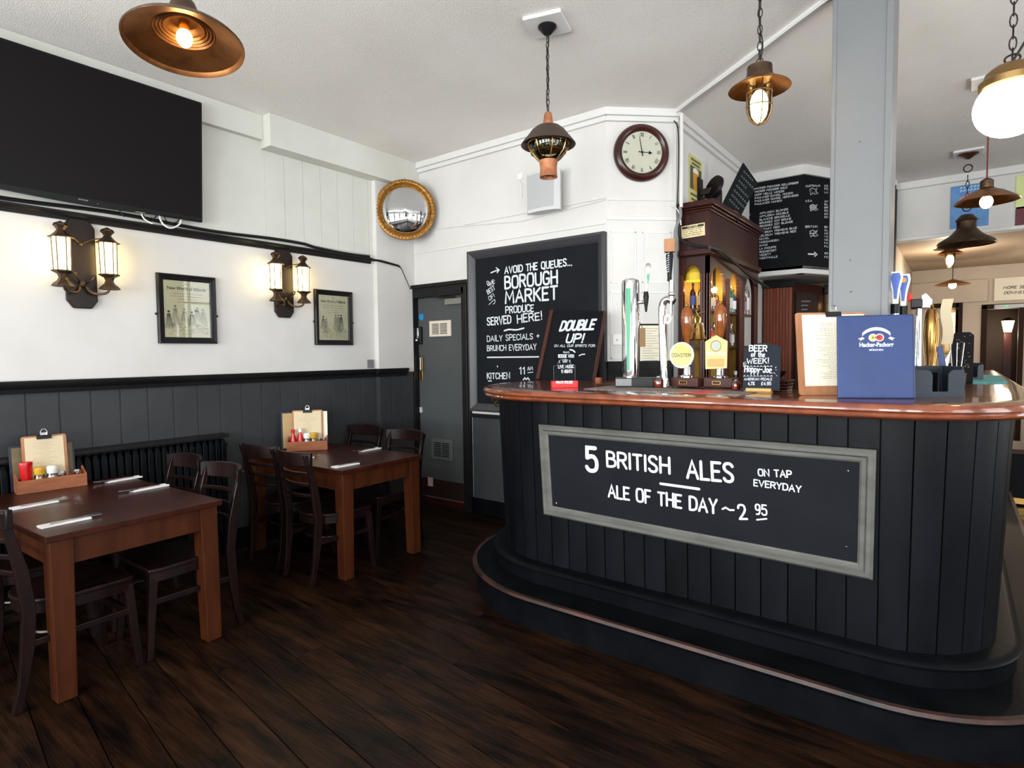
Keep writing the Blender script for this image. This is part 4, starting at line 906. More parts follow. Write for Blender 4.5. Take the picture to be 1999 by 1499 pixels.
# round convex mirror across the corner
mc = Vector((-4.245, 4.0, 0)); dm = ray(792, 411); mM = frame(ORG + dm * (4.0 / dm.y) , (.70, .714, 0))
mi = thing('convex_mirror', 'round convex mirror in a gilt beaded frame hung across the room corner', 'mirror', mM)
MB().lathe([(.0, .085), (.05, .082), (.10, .074), (.15, .060), (.20, .040), (.245, .014), (.245, 0), (0, 0)], 48).build('mirror_glass', MIRROR, mi, smooth=60)
MB().lathe([(.234, 0), (.234, .024), (.24, .032), (.246, .026), (.252, .036), (.268, .044), (.288, .036), (.293, .015), (.288, 0)], 48).build('frame', GOLD, mi, smooth=50)
m = MB()
for k in range(52): a = 2 * math.pi * k / 52; m.ball((.27 * math.cos(a), .27 * math.sin(a), .040), .011, 8)
m.build('beading', GOLD, mi, kind='stuff')
MB().tube([(-.1, .1, -.005), (0, .32, -.02), (.1, .1, -.005)], .002, 5).box((-.25, -.02, -.02), (.25, .02, 0)).build('hanging_wire', DARKMET, mi)

# large chalkboard
a, b = wall_pt(918.5, 494), wall_pt(1185.5, 452.8)
bx0, bx1, btop, bbot = a.x, b.x, (a.z + b.z) / 2, .99
KM = frame((bx0, DOOR_Y - .001, 0), (1, 0, 0)); kb = thing('chalkboard', 'tall black framed chalkboard with painted market lettering beside the door', 'chalkboard', KM)
W_ = bx1 - bx0
MB().box((.02, bbot, 0), (W_ - .02, btop - .02, .012)).build('board', CHALK, kb, smooth=0)
cc = [Vector((0, btop)), Vector((W_, btop)), Vector((W_, bbot)), Vector((0, bbot))]
mitred(MB(), cc, .075, .055, [(0, 0), (0, .05), (.02, .055), (.045, .04), (.06, .03), (.075, .014), (.075, 0)]).build('frame', mat('charcoal_frame', (58, 56, 60), .4), kb, smooth=20)
S = Sign(KM, .0125)
S.t('AVOID THE QUEUES...', (985, 536), (1118, 519.5), 15, .17, jit=.04).l([(959, 533), (968, 529), (974, 528)], 2.5, True).l([(969, 523), (975, 527.5), (971, 533)], 2)
S.t('BOROUGH', (985, 566), (1090, 555), 27, .15, jit=.02).t('MARKET', (986, 594), (1090, 586), 27, .15, jit=.02).t('PRODUCE', (987, 613), (1043, 609), 15, .15, jit=.03)
S.t('SERVED', (951, 637), (999, 632), 17, .15, jit=.04).t('HERE!', (1010, 632), (1060, 625), 17, .15, jit=.04).l([(985, 646), (995, 643), (1008, 645), (1023, 641)], 3, True)
S.t('DAILY SPECIALS +', (951, 668), (1054, 662), 12, .13, jit=.04).t('BRUNCH EVERYDAY', (951, 686), (1048, 684), 12, .13, jit=.04).l([(952, 698), (1052, 697)], 2.5)
S.t('THE', (956, 561), (967, 553), 9, .13).t('BEST', (953, 576), (968, 565), 10, .13).t('OF!', (956, 588), (967, 580), 9, .13).l([(952, 556), (950, 549), (956, 550), (951, 561), (966, 548)], 1.2, True).l([(955, 595), (967, 583), (967, 592), (963, 594)], 1.2, True)
S.t('KITCHEN', (951, 740.5), (996.5, 740.5), 13, .15, jit=.03).t('11', (1014, 731.5), (1026, 731.5), 15, .15).t('AM', (1030, 724), (1041, 723), 8, .16).l([(1031, 728), (1041, 727)], 1.4).l([(971, 714), (972.5, 716), (971.5, 717), (971, 714)], 1.4)
S.l([(1022, 742), (1025, 738), (1028, 741), (1031, 738), (1034, 742)], 2.5).l([(954, 744), (960, 744)], 2)
S.done(kb)
# loudspeaker
a = ony(1028, 340, 4.09); b = ony(1090, 408, 4.09)
sp = thing('loudspeaker', 'pale grey wedge loudspeaker mounted high on the white wall behind the lantern', 'speaker', ((a.x + b.x) / 2, DOOR_Y, b.z))
hw = (b.x - a.x) / 2 + .01; hh = a.z - b.z; hh = .33
MB().loft([[(-hw * .6, -.01, z + .02), (hw * .6, -.01, z + .02), (hw, -.14, z), (hw * .8, -.18, z - .0), (0, -.195, z - .0), (-hw * .8, -.18, z), (-hw, -.14, z)] for z in (0, hh)]).build('cabinet', mat('speaker_white', (200, 200, 202), .5), sp, smooth=30, bevel=.004)
MB().loft([[(hw * .78, -.183, z), (0, -.2, z), (-hw * .78, -.183, z), (-hw * .78, -.17, z), (hw * .78, -.17, z)] for z in (.03, hh - .02)]).build('grille', mat('speaker_grille', (176, 176, 178), .6, bump=.3, bscale=300), sp, smooth=30)
MB().box((-.03, -.02, .1), (.03, 0, .2)).build('bracket', GPLAST, sp, smooth=0)
tag(MB().tube([tuple(ony(x, y, DOOR_Y - .008)) for x, y in ((1018, 338), (1013, 350), (1018, 360), (1019, 385))], .004, 6).box(tuple(ony(1012, 352, DOOR_Y)), tuple(ony(1020, 338, DOOR_Y - .01))).build('wall_cable', WPLAST), 'small white cable joint on the wall beside the loudspeaker', 'cable')
# clock
q = CWM.inverted(); d = ray(1253.5, 298); nrm = CWM.to_3x3() @ Vector((0, 0, 1)); P0 = CW0 + nrm * .03; pc_ = ORG + d * ((P0 - ORG).dot(nrm) / d.dot(nrm))
KM2 = frame(pc_ - nrm * .025, cwd); ck = thing('wall_clock', 'round mahogany wall clock with white roman numeral dial', 'clock', KM2)
rr = .225
MB().lathe([(0, 0), (rr, 0), (rr, .02), (rr - .01, .04), (rr - .035, .05), (rr - .06, .036), (rr - .063, .028), (0, .028)], 48).build('case', mat('clock_mahogany', (48, 16, 13), .3, c2=(62, 22, 18), scale=6, coat=.2), ck, smooth=50)
MB().lathe([(0, .0285), (rr - .062, .0285), (rr - .062, .030), (0, .030)], 48).build('dial', mat('dial', (226, 226, 214), .5), ck, smooth=50)
nm = MB(); R_ = rr - .088
for k, s in enumerate(['XII', 'I', 'II', 'III', 'IIII', 'V', 'VI', 'VII', 'VIII', 'IX', 'X', 'XI']):
    a = R(90 - 30 * k); c_ = (R_ * math.cos(a), R_ * math.sin(a)); ta = (math.sin(a), -math.cos(a)); n_ = len(s); L_ = .009 * n_
    h = .032; up = (math.cos(a), math.sin(a)); p0 = (c_[0] - ta[0] * L_ / 2 - up[0] * h / 2, c_[1] - ta[1] * L_ / 2 - up[1] * h / 2)
    write(nm, s, p0, (p0[0] + ta[0] * L_, p0[1] + ta[1] * L_), h, .0042, .0304, gap=.25)
for k in range(60):
    a = R(6 * k); stroke(nm, [((rr - .066) * math.cos(a), (rr - .066) * math.sin(a)), ((rr - .070) * math.cos(a), (rr - .070) * math.sin(a))], .0012, .0304, 0)
nm.build('numerals', mat('clock_black', (20, 20, 22), .6), ck, smooth=0)
def hand(ang, l, spade):
    m = MB(); u = Vector((math.sin(ang), math.cos(ang))); v = Vector((u.y, -u.x)); f = lambda a, b: tuple(u * a + v * b)
    P = [f(-.03, .004), f(-.03, -.004), f(l * .62, -.003), f(l * .66, -spade), f(l, 0), f(l * .66, spade), f(l * .62, .002)]
    m.prism(P, .032, .0335); return m
hand(R(94), .085, .014).build('hour_hand', PLAST, ck, smooth=0); hand(R(-10), .14, .003).build('minute_hand', PLAST, ck, smooth=0); MB().cyl((0, 0, .0305), .009, .005, 12).build('hand_boss', PLAST, ck)
MB().lathe([(0, .040), (rr - .06, .040), (rr - .06, .0405), (0, .0405)], 48).build('glass', PICGL, ck)
# low wall fittings on the canted wall
def cwp(px, py, zo=.0): p = loc2(CWM, px, py, zo); return p
a = cwp(1196, 674); s_o = thing('wall_socket', 'white double wall socket behind the chrome tap', 'socket', CWM @ TR((a.x, a.y, 0)))
MB().box((0, 0, 0), (.13, .085, .012)).build('plate', WPLAST, s_o, smooth=0, bevel=.004); MB().box((.03, .035, .012), (.04, .045, .013)).box((.085, .035, .012), (.095, .045, .013)).build('pin_hole', GPLAST, s_o, smooth=0)
a = cwp(1248, 712, .03); b = cwp(1303, 632, .03); nb = thing('notice_clipboard', 'white notice in black clip frame on the wall behind the taps', 'notice', CWM @ TR((0, 0, .012)))
MB().box((a.x, a.y, 0), (b.x, b.y, .006)).build('frame', PLAST, nb, smooth=0, bevel=.002); MB().box((a.x + .012, a.y + .012, .006), (b.x - .01, b.y - .014, .007)).build('sheet', MENUW, nb, smooth=0)
m = MB()
for i in range(14): m.box((a.x + .03, b.y - .04 - i * .02, .0072), (a.x + .03 + rnd.uniform(.08, .17), b.y - .037 - i * .02, .0074))
m.build('print', GPLAST, nb, smooth=0)
# cables and conduits at the wall edge
PE = CW1 + Vector((.0, -.03, 0))
def cpath(pts, r, m, lab, y=4.60, n=8):
    P = chaikin(pts, 2); return tag(MB().tube([tuple(ony(a, b, y)) for a, b in P], r, n).build('conduit', m), lab, 'pipe')
cpath([(1331, 222), (1331, 300), (1330, 405)], .014, TRIMW, 'white vertical conduit at the wall edge beside the clock')
cpath([(1302, 233), (1318, 236), (1325, 250), (1326, 310), (1323, 400)], .005, CONDUIT, 'thin black cable running down beside the white conduit')
cpath([(1328, 404), (1330, 425), (1319, 445), (1318, 470), (1318, 500), (1319, 600), (1318, 745)], .013, GPLAST, 'grey flexible conduit dropping behind the tap handle')
cpath([(1190, 419), (1235, 399), (1290, 402), (1318, 402), (1328, 418), (1330, 440)], .005, TRIMW, 'thin white wire looping across the canted wall')
cpath([(1330, 400), (1327, 440), (1326, 466), (1345, 479), (1385, 483)], .011, CONDUIT, 'black cable loop hanging across the end of the wooden back bar', 4.68)
tag(MB().tube([tuple(onx(a, b, -1.545)) for a, b in chaikin([(1386, 483), (1405, 487), (1420, 500), (1440, 519), (1462, 537), (1480, 549), (1500, 563)], 2)], .014, 8).build('cable_bundle', CONDUIT), 'thick black cable bundle draped along the front of the back bar', 'cable')

# ================================================================== BACK BAR
KX0, KX1, KY0, KY1 = WRX + .01, -1.605, 4.74, 6.2
bb = thing('back_bar', 'dark mahogany back bar cabinet with arched bays and moulded cornice', 'cabinet', (0, 0, 0))
MB().box((KX0, KY0 + .02, 0), (KX1 - .02, KY1, 1.0)).build('base', MAHOG, bb, smooth=0)
MB().box((KX0, KY0, 2.36), (KX1, KY1, 2.70)).build('fascia', MAHOG, bb, smooth=0)
for (o, z0, z1) in ((.015, 2.655, 2.675), (.03, 2.675, 2.69), (.055, 2.69, 2.735), (.03, 2.31, 2.36), (.015, 2.30, 2.31)): MB().box((KX0, KY0 - o, z0), (KX1 + o, KY1, z1)).build('cornice', MAHOG, bb, smooth=0, bevel=.006)
def arch(u0, u1, z0, z1, zt, M, t=.03, n=14):
    """spandrel board with an arch cut out: board from z0 (spring) to zt, arch crown at z1"""
    m = MB(); c = (u0 + u1) / 2; w = (u1 - u0) / 2; A = [(c - w * math.cos(math.pi * i / n), z0 + (z1 - z0) * math.sin(math.pi * i / n)) for i in range(n + 1)]
    m.loft([[(x, z, 0), (x, zt, 0), (x, zt, t), (x, z, t)] for x, z in A]); m.v = [tuple(M @ Vector(v)) for v in m.v]; return m
ME = frame((KX0, KY0 + .03, 0), (1, 0, 0)); MF = frame((KX1 - .03, KY0, 0), (0, 1, 0))
wE = KX1 - KX0
def pilaster(M, u0, u1):
    m = MB().box((u0, 0, 0), (u1, 2.31, .03), M).build('pilaster', MAHOG, bb, smooth=0); f = MB(); n = 3
    for i in range(n): u = u0 + (u1 - u0) * (i + .6) / (n + .2); f.box((u - .003, 1.2, .03), (u + .003, 2.16, .036), M)
    f.build('fluting', mat('mahogany_edge', (96, 46, 36), .3), m, smooth=0)
pilaster(ME, 0, .035); pilaster(ME, wE - .07, wE); arch(.035, wE - .07, 2.14, 2.235, 2.31, ME).build('arch_board', MAHOG, bb, smooth=0)
bays = [(.05, .44), (.55, .84), (1.0, 1.33)]; e = [(.0, .05), (.44, .55), (.84, 1.0), (1.33, 1.46)]
for a, b in e: pilaster(MF, a, b)
for a, b in bays: arch(a, b, 2.06, 2.235, 2.31, MF).build('arch_board', MAHOG, bb, smooth=0)
MB().box((KX0, KY0 + .03, 1.0), (KX0 + .012, KY1, 2.3)).build('back_panel', mat('ochre_lamplit_tint', (176, 140, 48), .6, c2=(150, 112, 40), scale=3), bb, smooth=0)  # ochre carries the yellow lamplight on the backing
for z in (1.885, 1.58): MB().box((KX0, KY0 + .02, z - .02), (KX1 - .02, KY1 - .1, z)).build('shelf', MAHOG, bb, smooth=0)
for y in (KY0 + .495, KY0 + .92): MB().box((KX0, y - .01, 1.0), (KX1 - .03, y + .01, 2.3)).build('divider', mat('ochre_lamplit_tint', None), bb, smooth=0)  # dividers share the ochre so the bays look yellow-lit
MB().box((KX0, KY0 - .02, .98), (KX1 + .25, KY1 + .6, 1.02)).build('worktop', MAHOG, bb, smooth=0)
WB = glow('warm_bulb', (255, 220, 150), 75)
for i, (x, y, z, lb) in enumerate(((-1.65, KY0 + .12, 2.10, 'small warm globe lamp inside the end bay of the back bar'), (-1.68, KY0 + .36, 2.06, 'small warm globe lamp inside the first front bay'), (-1.68, KY0 + .75, 2.12, 'added warm globe lamp brightening the second front bay'))):  # last globe is an extra lamp added to brighten the bays
    g = thing('cabinet_lamp', lb, 'lamp', (x, y, z)); MB().ball((0, 0, 0), .027, 12).build('globe', WB, g); MB().cyl((0, 0, .018), .012, 2.3 - z - .018, 10).build('holder', DARKMET, g)
# yellow paper fan shade
fs = thing('yellow_fan', 'yellow paper shade tucked under the end arch of the back bar', 'shade', (KX0 + .1, KY0 + .12, 2.12)); MB().lathe([(.09, 0), (.085, .06), (.05, .1), (0, .115)], 14).build('shade', mat('yellow_paper', (232, 196, 60), .6), fs)
# bottles: (x, y, z, height, radius, glass colour, cap, label colour, text label)
def spirit(x, y, z, h, r, gc, cc, lc, lab):
    t = thing('spirit_bottle', lab, 'bottle', (x, y, z), 'bottles on the back bar shelves')
    gm = mat('bottle_%d_%d_%d' % gc, gc, .08, coat=.6) if sum(gc) < 480 else CLEAR
    MB().lathe([(0, 0), (r, 0), (r, h * .62), (r * .85, h * .69), (r * .36, h * .78), (r * .33, h * .93), (0, h * .93)], 16).build('body', gm, t)
    MB().lathe([(0, h * .9), (r * .42, h * .9), (r * .42, h), (0, h)], 12).build('cap', mat('cap_%d_%d_%d' % cc, cc, .4), t)
    MB().lathe([(r * 1.02, h * .14), (r * 1.02, h * .5)], 16).build('paper_label', mat('lab_%d_%d_%d' % lc, lc, .6), t)
    if gm is CLEAR: MB().lathe([(0, .004), (r * .9, .004), (r * .9, h * .3), (0, h * .3)], 14).build('liquid', mat('pale_spirit', (150, 90, 40), .2), t)
z1, z2, z3 = 1.886, 1.581, 1.021
BT = [(-1.765, 4.83, z1, .215, .026, (70, 14, 18), (20, 20, 22), (70, 84, 140), 'dark red bottle with blue label and black cap in the end bay, top shelf'),
 (-1.70, 4.84, z1, .215, .026, (240, 240, 240), (26, 26, 28), (196, 186, 158), 'clear bottle with black cap and pale label in the end bay, top shelf'),
 (-1.665, 4.93, z1, .18, .03, (240, 240, 240), (240, 238, 230), (206, 200, 178), 'short clear bottle with white stopper, first front bay, top shelf'),
 (-1.67, 5.02, z1, .20, .03, (240, 240, 240), (60, 44, 30), (206, 180, 150), 'clear bottle with brown cap, first front bay, top shelf'),
 (-1.665, 5.10, z1, .17, .026, (240, 240, 240), (220, 214, 200), (150, 60, 40), 'small clear bottle with red label, first front bay, top shelf'),
 (-1.66, 5.30, z1, .18, .024, (196, 170, 90), (120, 90, 40), (216, 200, 130), 'pale yellow bottle at the left of the second front bay, top shelf'),
 (-1.66, 5.38, z1, .24, .026, (20, 46, 34), (20, 20, 20), (180, 186, 190), 'dark green bottle with silver label, second front bay, top shelf'),
 (-1.66, 5.47, z1, .25, .027, (36, 110, 60), (40, 130, 70), (206, 210, 206), 'bright green bottle with green cap, second front bay, top shelf'),
 (-1.66, 5.56, z1, .21, .03, (40, 60, 90), (20, 24, 30), (226, 226, 226), 'blue-black bottle with white label, second front bay, top shelf'),
 (-1.66, 5.80, z1, .20, .027, (240, 240, 240), (200, 60, 40), (208, 120, 60), 'clear bottle with orange label, third front bay, top shelf'),
 (-1.66, 5.90, z1, .24, .028, (240, 240, 240), (230, 230, 226), (150, 120, 170), 'clear bottle with violet label, third front bay, top shelf'),
 (-1.66, 6.0, z1, .33, .026, (216, 206, 186), (210, 200, 180), (226, 222, 210), 'tall cream bottle in the third front bay, top shelf'),
 (-1.66, 4.98, z2, .16, .028, (196, 60, 40), (60, 50, 40), (180, 170, 140), 'squat red bottle in the first front bay, middle shelf'),
 (-1.67, 5.08, z2, .2, .028, (240, 240, 240), (30, 30, 30), (120, 130, 90), 'clear bottle with olive label, first front bay, middle shelf'),
 (-1.66, 5.40, z2, .22, .03, (30, 32, 38), (20, 20, 20), (120, 120, 124), 'black bottle in the second front bay, middle shelf'),
 (-1.66, 5.52, z2, .20, .028, (240, 240, 240), (180, 180, 182), (190, 190, 196), 'clear bottle with silver cap, second front bay, middle shelf'),
 (-1.63, 5.02, z3, .30, .036, (40, 20, 60), (20, 20, 20), (90, 90, 160), 'dark violet bottle standing on the back bar worktop'),
 (-1.60, 5.45, z3, .33, .036, (16, 18, 22), (226, 226, 230), (226, 226, 230), 'black bottle with white neck label standing on the back bar worktop')]
for b in BT: spirit(*b)
# notice plate
a, b = ony(1331, 467, KY0 - .004), ony(1377, 436, KY0 - .004)
NM = frame((a.x, KY0 - .001, a.z), (1, 0, .035)); no = thing('notice_plate', 'small cream and black notice plate on the end of the back bar', 'sign', NM); w, h = b.x - a.x, b.z - a.z
MB().box((0, 0, 0), (w, h, .004)).build('plate', mat('notice_cream', (222, 204, 158), .5), no, smooth=0); MB().box((.008, h * .74, .004), (w - .008, h - .008, .0045)).build('header', INK, no, smooth=0)
S = MB(); write(S, 'NOTICE', (w * .28, h * .78), (w * .72, h * .78), h * .14, .003, .005); S.build('lettering', mat('notice_cream', None), no, smooth=0)
S = MB()
for i in range(4): write(S, ['NO PERSON UNDER', 'THE AGE OF 18', 'WILL BE SERVED ON', 'THESE PREMISES'][i], (w * .1, h * (.60 - i * .16)), (w * (.9 - .06 * (i % 2)), h * (.60 - i * .16)), h * .08, .0018, .0045)
S.build('small_lettering', INK, no, smooth=0)
# poster, spotlight and tilted board above the back bar
def on_wr(px, py): return onx(px, py, WRX)
c = [on_wr(*q) for q in ((1344, 287), (1369, 310), (1369, 400), (1344, 385))]
PM = frame((WRX + .002, c[3].y, (c[3].z + c[2].z) / 2 - .04), (0, 1, 0)); w, h = c[1].y - c[0].y, (c[0].z + c[1].z) / 2 - (c[2].z + c[3].z) / 2
po_ = thing('beer_poster', 'small vintage poster of a beer glass on the wall above the back bar', 'poster', PM)
MB().box((0, 0, 0), (w, h, .006)).build('panel', mat('poster_cream', (196, 190, 128), .6), po_, smooth=0); MB().box((.02, h * .3, .006), (w - .02, h * .78, .0065)).build('dark_field', mat('poster_green', (70, 84, 70), .6), po_, smooth=0)
MB().prism([(w * .34, h * .3), (w * .66, h * .3), (w * .72, h * .66), (w * .28, h * .66)], .0066, .0072).build('beer_glass', mat('poster_amber', (206, 140, 40), .5), po_, smooth=0); MB().prism([(w * .28, h * .66), (w * .72, h * .66), (w * .7, h * .74), (w * .5, h * .77), (w * .3, h * .74)], .0066, .0072).build('foam', MENUW, po_, smooth=0)
for z_, a_, b_ in ((.92, .12, .88), (.84, .2, .8), (.2, .1, .9), (.1, .16, .84)): MB().box((w * a_, h * z_ - .012, .0066), (w * b_, h * z_ + .008, .007)).build('lettering_band', mat('poster_olive', (96, 96, 50), .6), po_, smooth=0)
c = onx(1402, 372, WRX + .17); sl = thing('spotlight', 'black disc spotlight on a bracket above the back bar', 'light', (c.x, c.y, c.z))
MB().cyl((0, 0, 0), .105, .035, 28, TR((-.02, 0, .02)) @ RZ(-35) @ RX(72)).build('disc_housing', PLAST, sl, bevel=.004); MB().box((-.172, -.06, -.1), (-.15, .06, .13)).build('wall_plate', PLAST, sl, smooth=0, bevel=.004); MB().box((-.16, -.025, -.02), (.0, .025, .03)).tube([(-.15, 0, -.05), (-.05, 0, -.03), (0, 0, 0)], .012, 8).box((-.03, -.02, -.27), (.03, .02, 0)).build('arm', DARKMET, sl, smooth=0)
# tilted slate board, leaning on top of the cabinet
def on_n(px, py, P0, n): d = ray(px, py); return ORG + d * ((P0 - ORG).dot(n) / d.dot(n))
P0 = Vector((-1.60, 5.35, 2.74)); n_ = Vector((.62, -.78, 0)).normalized()
cs = [on_n(x, y, P0, n_) for x, y in ((1452, 318), (1480, 358), (1441, 434), (1410, 402))]
TM = frame(cs[3], cs[2] - cs[3], cs[0] - cs[3]); tb = thing('tilted_chalkboard', 'narrow black chalkboard tilted on top of the back bar cornice', 'chalkboard', TM)
l4 = [TM.inverted() @ v for v in cs]; MB().prism([(v.x, v.y) for v in l4], -.03, 0).build('board', mat('slate', (20, 23, 24), .6, spec=.1), tb, smooth=0)
m = MB(); wl_ = l4[2].x; hl = l4[0].y
for r_ in range(7):
    y = hl * (.86 - r_ * .11) * 1.0; x = (l4[0].x) * y / hl + wl_ * .15; z_ = .001
    for k in range(rnd.randint(4, 7)): stroke(m, [(x, y), (x + .012, y + .012), (x + .018, y - .004)], .0035, z_, 0); x += .026; z_ += 1e-6
m.build('chalk_marks', PAINTD, tb, smooth=0)
P = on_n(1425, 410, P0, n_); bl = tag(MB().box((-1.70, 5.25, 2.735), (-1.56, 5.62, 2.745)).build('wooden_strip', CADDYM, smooth=0), 'thin pale wooden strip under the tilted chalkboard', 'strip')

# posters on the white header
def poster(px, nm, lab, m, thick=.01):
    a, b = ony(*px[0], 8.3), ony(*px[1], 8.3); M = frame((a.x, 8.3 - .001, b.z), (1, 0, 0)); t = thing(nm, lab, 'poster', M); w, h = b.x - a.x, a.z - b.z
    MB().box((0, 0, 0), (w, h, thick)).build('panel', m, t, smooth=0, bevel=.004); return t, w, h
t, w, h = poster(((1857, 366), (1930, 440)), 'wall_poster', 'blue poster with a pink shape on the white header', mat('poster_blue', (66, 122, 184), .4, c2=(96, 146, 200), scale=4))
P = [(w * (.5 + .27 * math.cos(R(a)) * (1 + .12 * math.sin(R(a * 5)))), h * (.62 + .17 * math.sin(R(a)) * (1 + .1 * math.cos(R(a * 4))))) for a in range(0, 360, 15)]
MB().prism(P, .01, .0108).build('pink_shape', mat('poster_pink', (214, 120, 140), .5), t, smooth=0)
m = MB(); z_ = .0102
for r_ in range(2):
    for k in range(6): z_ += 1e-6; stroke(m, [(w * (.25 + k * .09), h * (.93 - r_ * .07)), (w * (.29 + k * .09), h * (.955 - r_ * .07))], .012, z_, 4)
m.build('small_marks', mat('poster_pale', (180, 206, 214), .5), t, smooth=0)
t, w, h = poster(((1984, 345), (2040, 403)), 'wall_poster', 'pale green poster cut by the edge of the picture', mat('poster_lime', (212, 218, 150), .5)); mm = MB(); write(mm, 'THE', (.06, h * .86), (.2, h * .86), .05, .008, .0102); mm.build('lettering', INK, t, smooth=0)
t, w, h = poster(((1983, 405), (2040, 435)), 'wall_poster', 'small maroon sign under the green poster', mat('poster_maroon', (96, 24, 40), .5)); MB().cyl((.1, h * .5, .01), .025, .002, 12).build('pale_spot', MENUW, t)

# ================================================================== ON THE BAR
def cp(px, py, z=CT): return onz(px, py, z)
# A-shaped leaning board
bl_, br_ = cp(1050, 738), cp(1157, 742)
bl_ = Vector((-2.545, 3.74, CT)); 
bl_ = cp(1054, 741); br_ = cp(1158, 743.6)
dx_ = (br_ - bl_); tl = ony(1082, 606, bl_.y + .20); tr_ = ony(1178, 606, br_.y + .17)
DM = frame(bl_ + Vector((0, 0, .002)), br_ - bl_, (tl - bl_)); db = thing('leaning_board', 'black chalkboard reading double up, leaning back on the bar end', 'chalkboard', DM)
l4 = [DM.inverted() @ v for v in (bl_, br_, tr_, tl)]
MB().prism([(v.x, v.y) for v in l4], -.014, 0).build('board', CHALK2, db, smooth=0)
def strip(a, b, w, m, nm, o=0):
    a = Vector((a.x, a.y)); b = Vector((b.x, b.y)); u = (b - a).normalized(); v = Vector((-u.y, u.x)); return MB().prism([tuple(a), tuple(b), tuple(b + v * w), tuple(a + v * w)], -.03, .012).build(nm, m, db, smooth=0, bevel=.002)
strip(l4[0], l4[3], .034, mat('dark_red_wood', (66, 30, 24), .5), 'side_frame'); strip(l4[1], l4[2], -.006, mat('dark_red_wood', None), 'side_frame')
S = Sign(DM, .0008); S.t('DOUBLE', (1091, 648), (1160, 645), 21, .2, slant=.15).t('UP!', (1103, 671), (1139, 670.5), 19, .19, slant=.1).t('ON ALL OUR SPIRITS FOR:', (1082, 678), (1163, 678), 5, .16).l([(1113, 683), (1119, 684), (1123, 688)], 2.5, True).l([(1131, 695), (1136, 692), (1142, 692)], 2, True); S.done(db)
lg = MB().tube([tuple(v) for v in (br_ + Vector((.0, .02, .01)), tr_ + Vector((0, .03, -.05)))], .008, 4); tag(lg.box(tuple(br_ + Vector((.03, -.02, 0))), tuple(br_ + Vector((.07, .01, .025)))).build('prop_block', CADDYM, smooth=0), 'small wooden prop block at the foot of the leaning board', 'block')
# card stand on red block
a, b = cp(1079, 758), cp(1129, 757); CMx = frame((a + b) / 2, b - a); w = (b - a).length; cs_ = thing('card_stand', 'arched black card with white lettering on a red block', 'sign', CMx)
MB().box((-w / 2, 0, -.05), (w / 2, .042, 0)).build('base_block', REDB, cs_, smooth=0, bevel=.002)
P = [(-w * .42, .04), (w * .42, .04), (w * .42, .135)] + [(w * .27 * math.cos(R(t_)), .135 + w * .25 * math.sin(R(t_))) for t_ in range(0, 181, 20)] + [(-w * .42, .135)]
MB().prism(P, -.027, -.023).build('card', CHALK2, cs_, smooth=0); MB().tube([(x, y, -.0225) for x, y in P], .0012, 4, closed=True).build('card_edge', GPLAST, cs_)
S = Sign(CMx, -.0222); S.t('BOOGIE WITH', (1090, 699), (1121, 699), 7, .15).t('US!', (1099, 708), (1108, 708), 6, .16).t('LIVE MUSIC', (1090, 720), (1121, 719), 7, .15).t('9 NIGHTS', (1096, 729), (1118, 728.5), 7, .15).t("PIMM'S", (1100, 690), (1112, 690), 3.5, .15).l([(1092, 704), (1093, 709)], 1).l([(1113, 703), (1113, 708)], 1); S.done(cs_)
S = Sign(CMx, .0006); S.t("PIMM'S O'CLOCK", (1086, 749.5), (1119, 749), 5.5, .2); S.done(cs_)
# bar runner
a, b, c, d = cp(1175, 756), cp(1500, 768), cp(1480, 773), cp(1225, 764)
rn = tag(MB().prism([(a.x, a.y + .08), (-.80, 3.10), (-.82, 2.86), (-1.72, 2.95)], CT, CT + .004).build('bar_runner', mat('runner', (96, 84, 82), .8, c2=(140, 128, 120), scale=30), smooth=0), 'flat printed bar runner lying under the beer pumps', 'mat')
tag(MB().prism([(-1.13, 2.87), (-.98, 2.86), (-.93, 3.02), (-1.06, 3.04)], CT + .004, CT + .0055).build('beer_mat', REDB, smooth=0), 'red beer mat lying on the bar runner', 'beer mat')
# 1 chrome tower with green strip
a, b = cp(1198, 757), cp(1277, 757); o = Vector(((a.x + b.x) / 2 + .02, (a.y + b.y) / 2, CT + .004))
tw = thing('beer_tower', 'tall chrome beer tower with a green strip on a black base', 'beer tap', frame(o, b - a))
MB().box((-.125, 0, -.09), (.125, .055, .02)).build('base', PLAST, tw, smooth=0, bevel=.003); MB().box((-.122, .008, .02), (-.03, .05, .0215)).build('grey_badge', GPLAST, tw, smooth=0)
zt = ony(1231, 546, o.y).z - CT; x_ = -.035
MZ = Matrix(((1, 0, 0, x_), (0, 0, 1, 0), (0, -1, 0, -.03), (0, 0, 0, 1)))
MB().lathe([(0, .05), (.047, .05), (.05, .1), (.052, zt - .03), (.047, zt - .008), (.035, zt), (0, zt)], 28, MZ).build('column', CHROME, tw)
m = MB()
for sd, mm_, off in ((R(-90 - 32), None, 0),): pass
sec = []
for k in range(12):
    y = .10 + (zt - .16) * k / 11; a0 = R(-14); wdt = .16 + .12 * k / 11
    sec.append([(x_ + .0535 * math.sin(t_), y, -.03 + .0535 * math.cos(t_)) for t_ in (a0 - wdt, a0 - wdt / 2, a0, a0 + wdt / 2, a0 + wdt)] + [(x_ + .050 * math.sin(a0), y, -.03 + .050 * math.cos(a0))])
MB().loft(sec).build('green_strip', mat('tap_green', (20, 140, 96), .3), tw, smooth=60)
yh = ony(1258, 590, o.y).z - CT
MB().tube([(x_ + .045, yh + .0, -.03), (x_ + .075, yh, -.02), (x_ + .09, yh - .0, -.01)], .011, 10).build('spout_pipe', CHROME, tw)
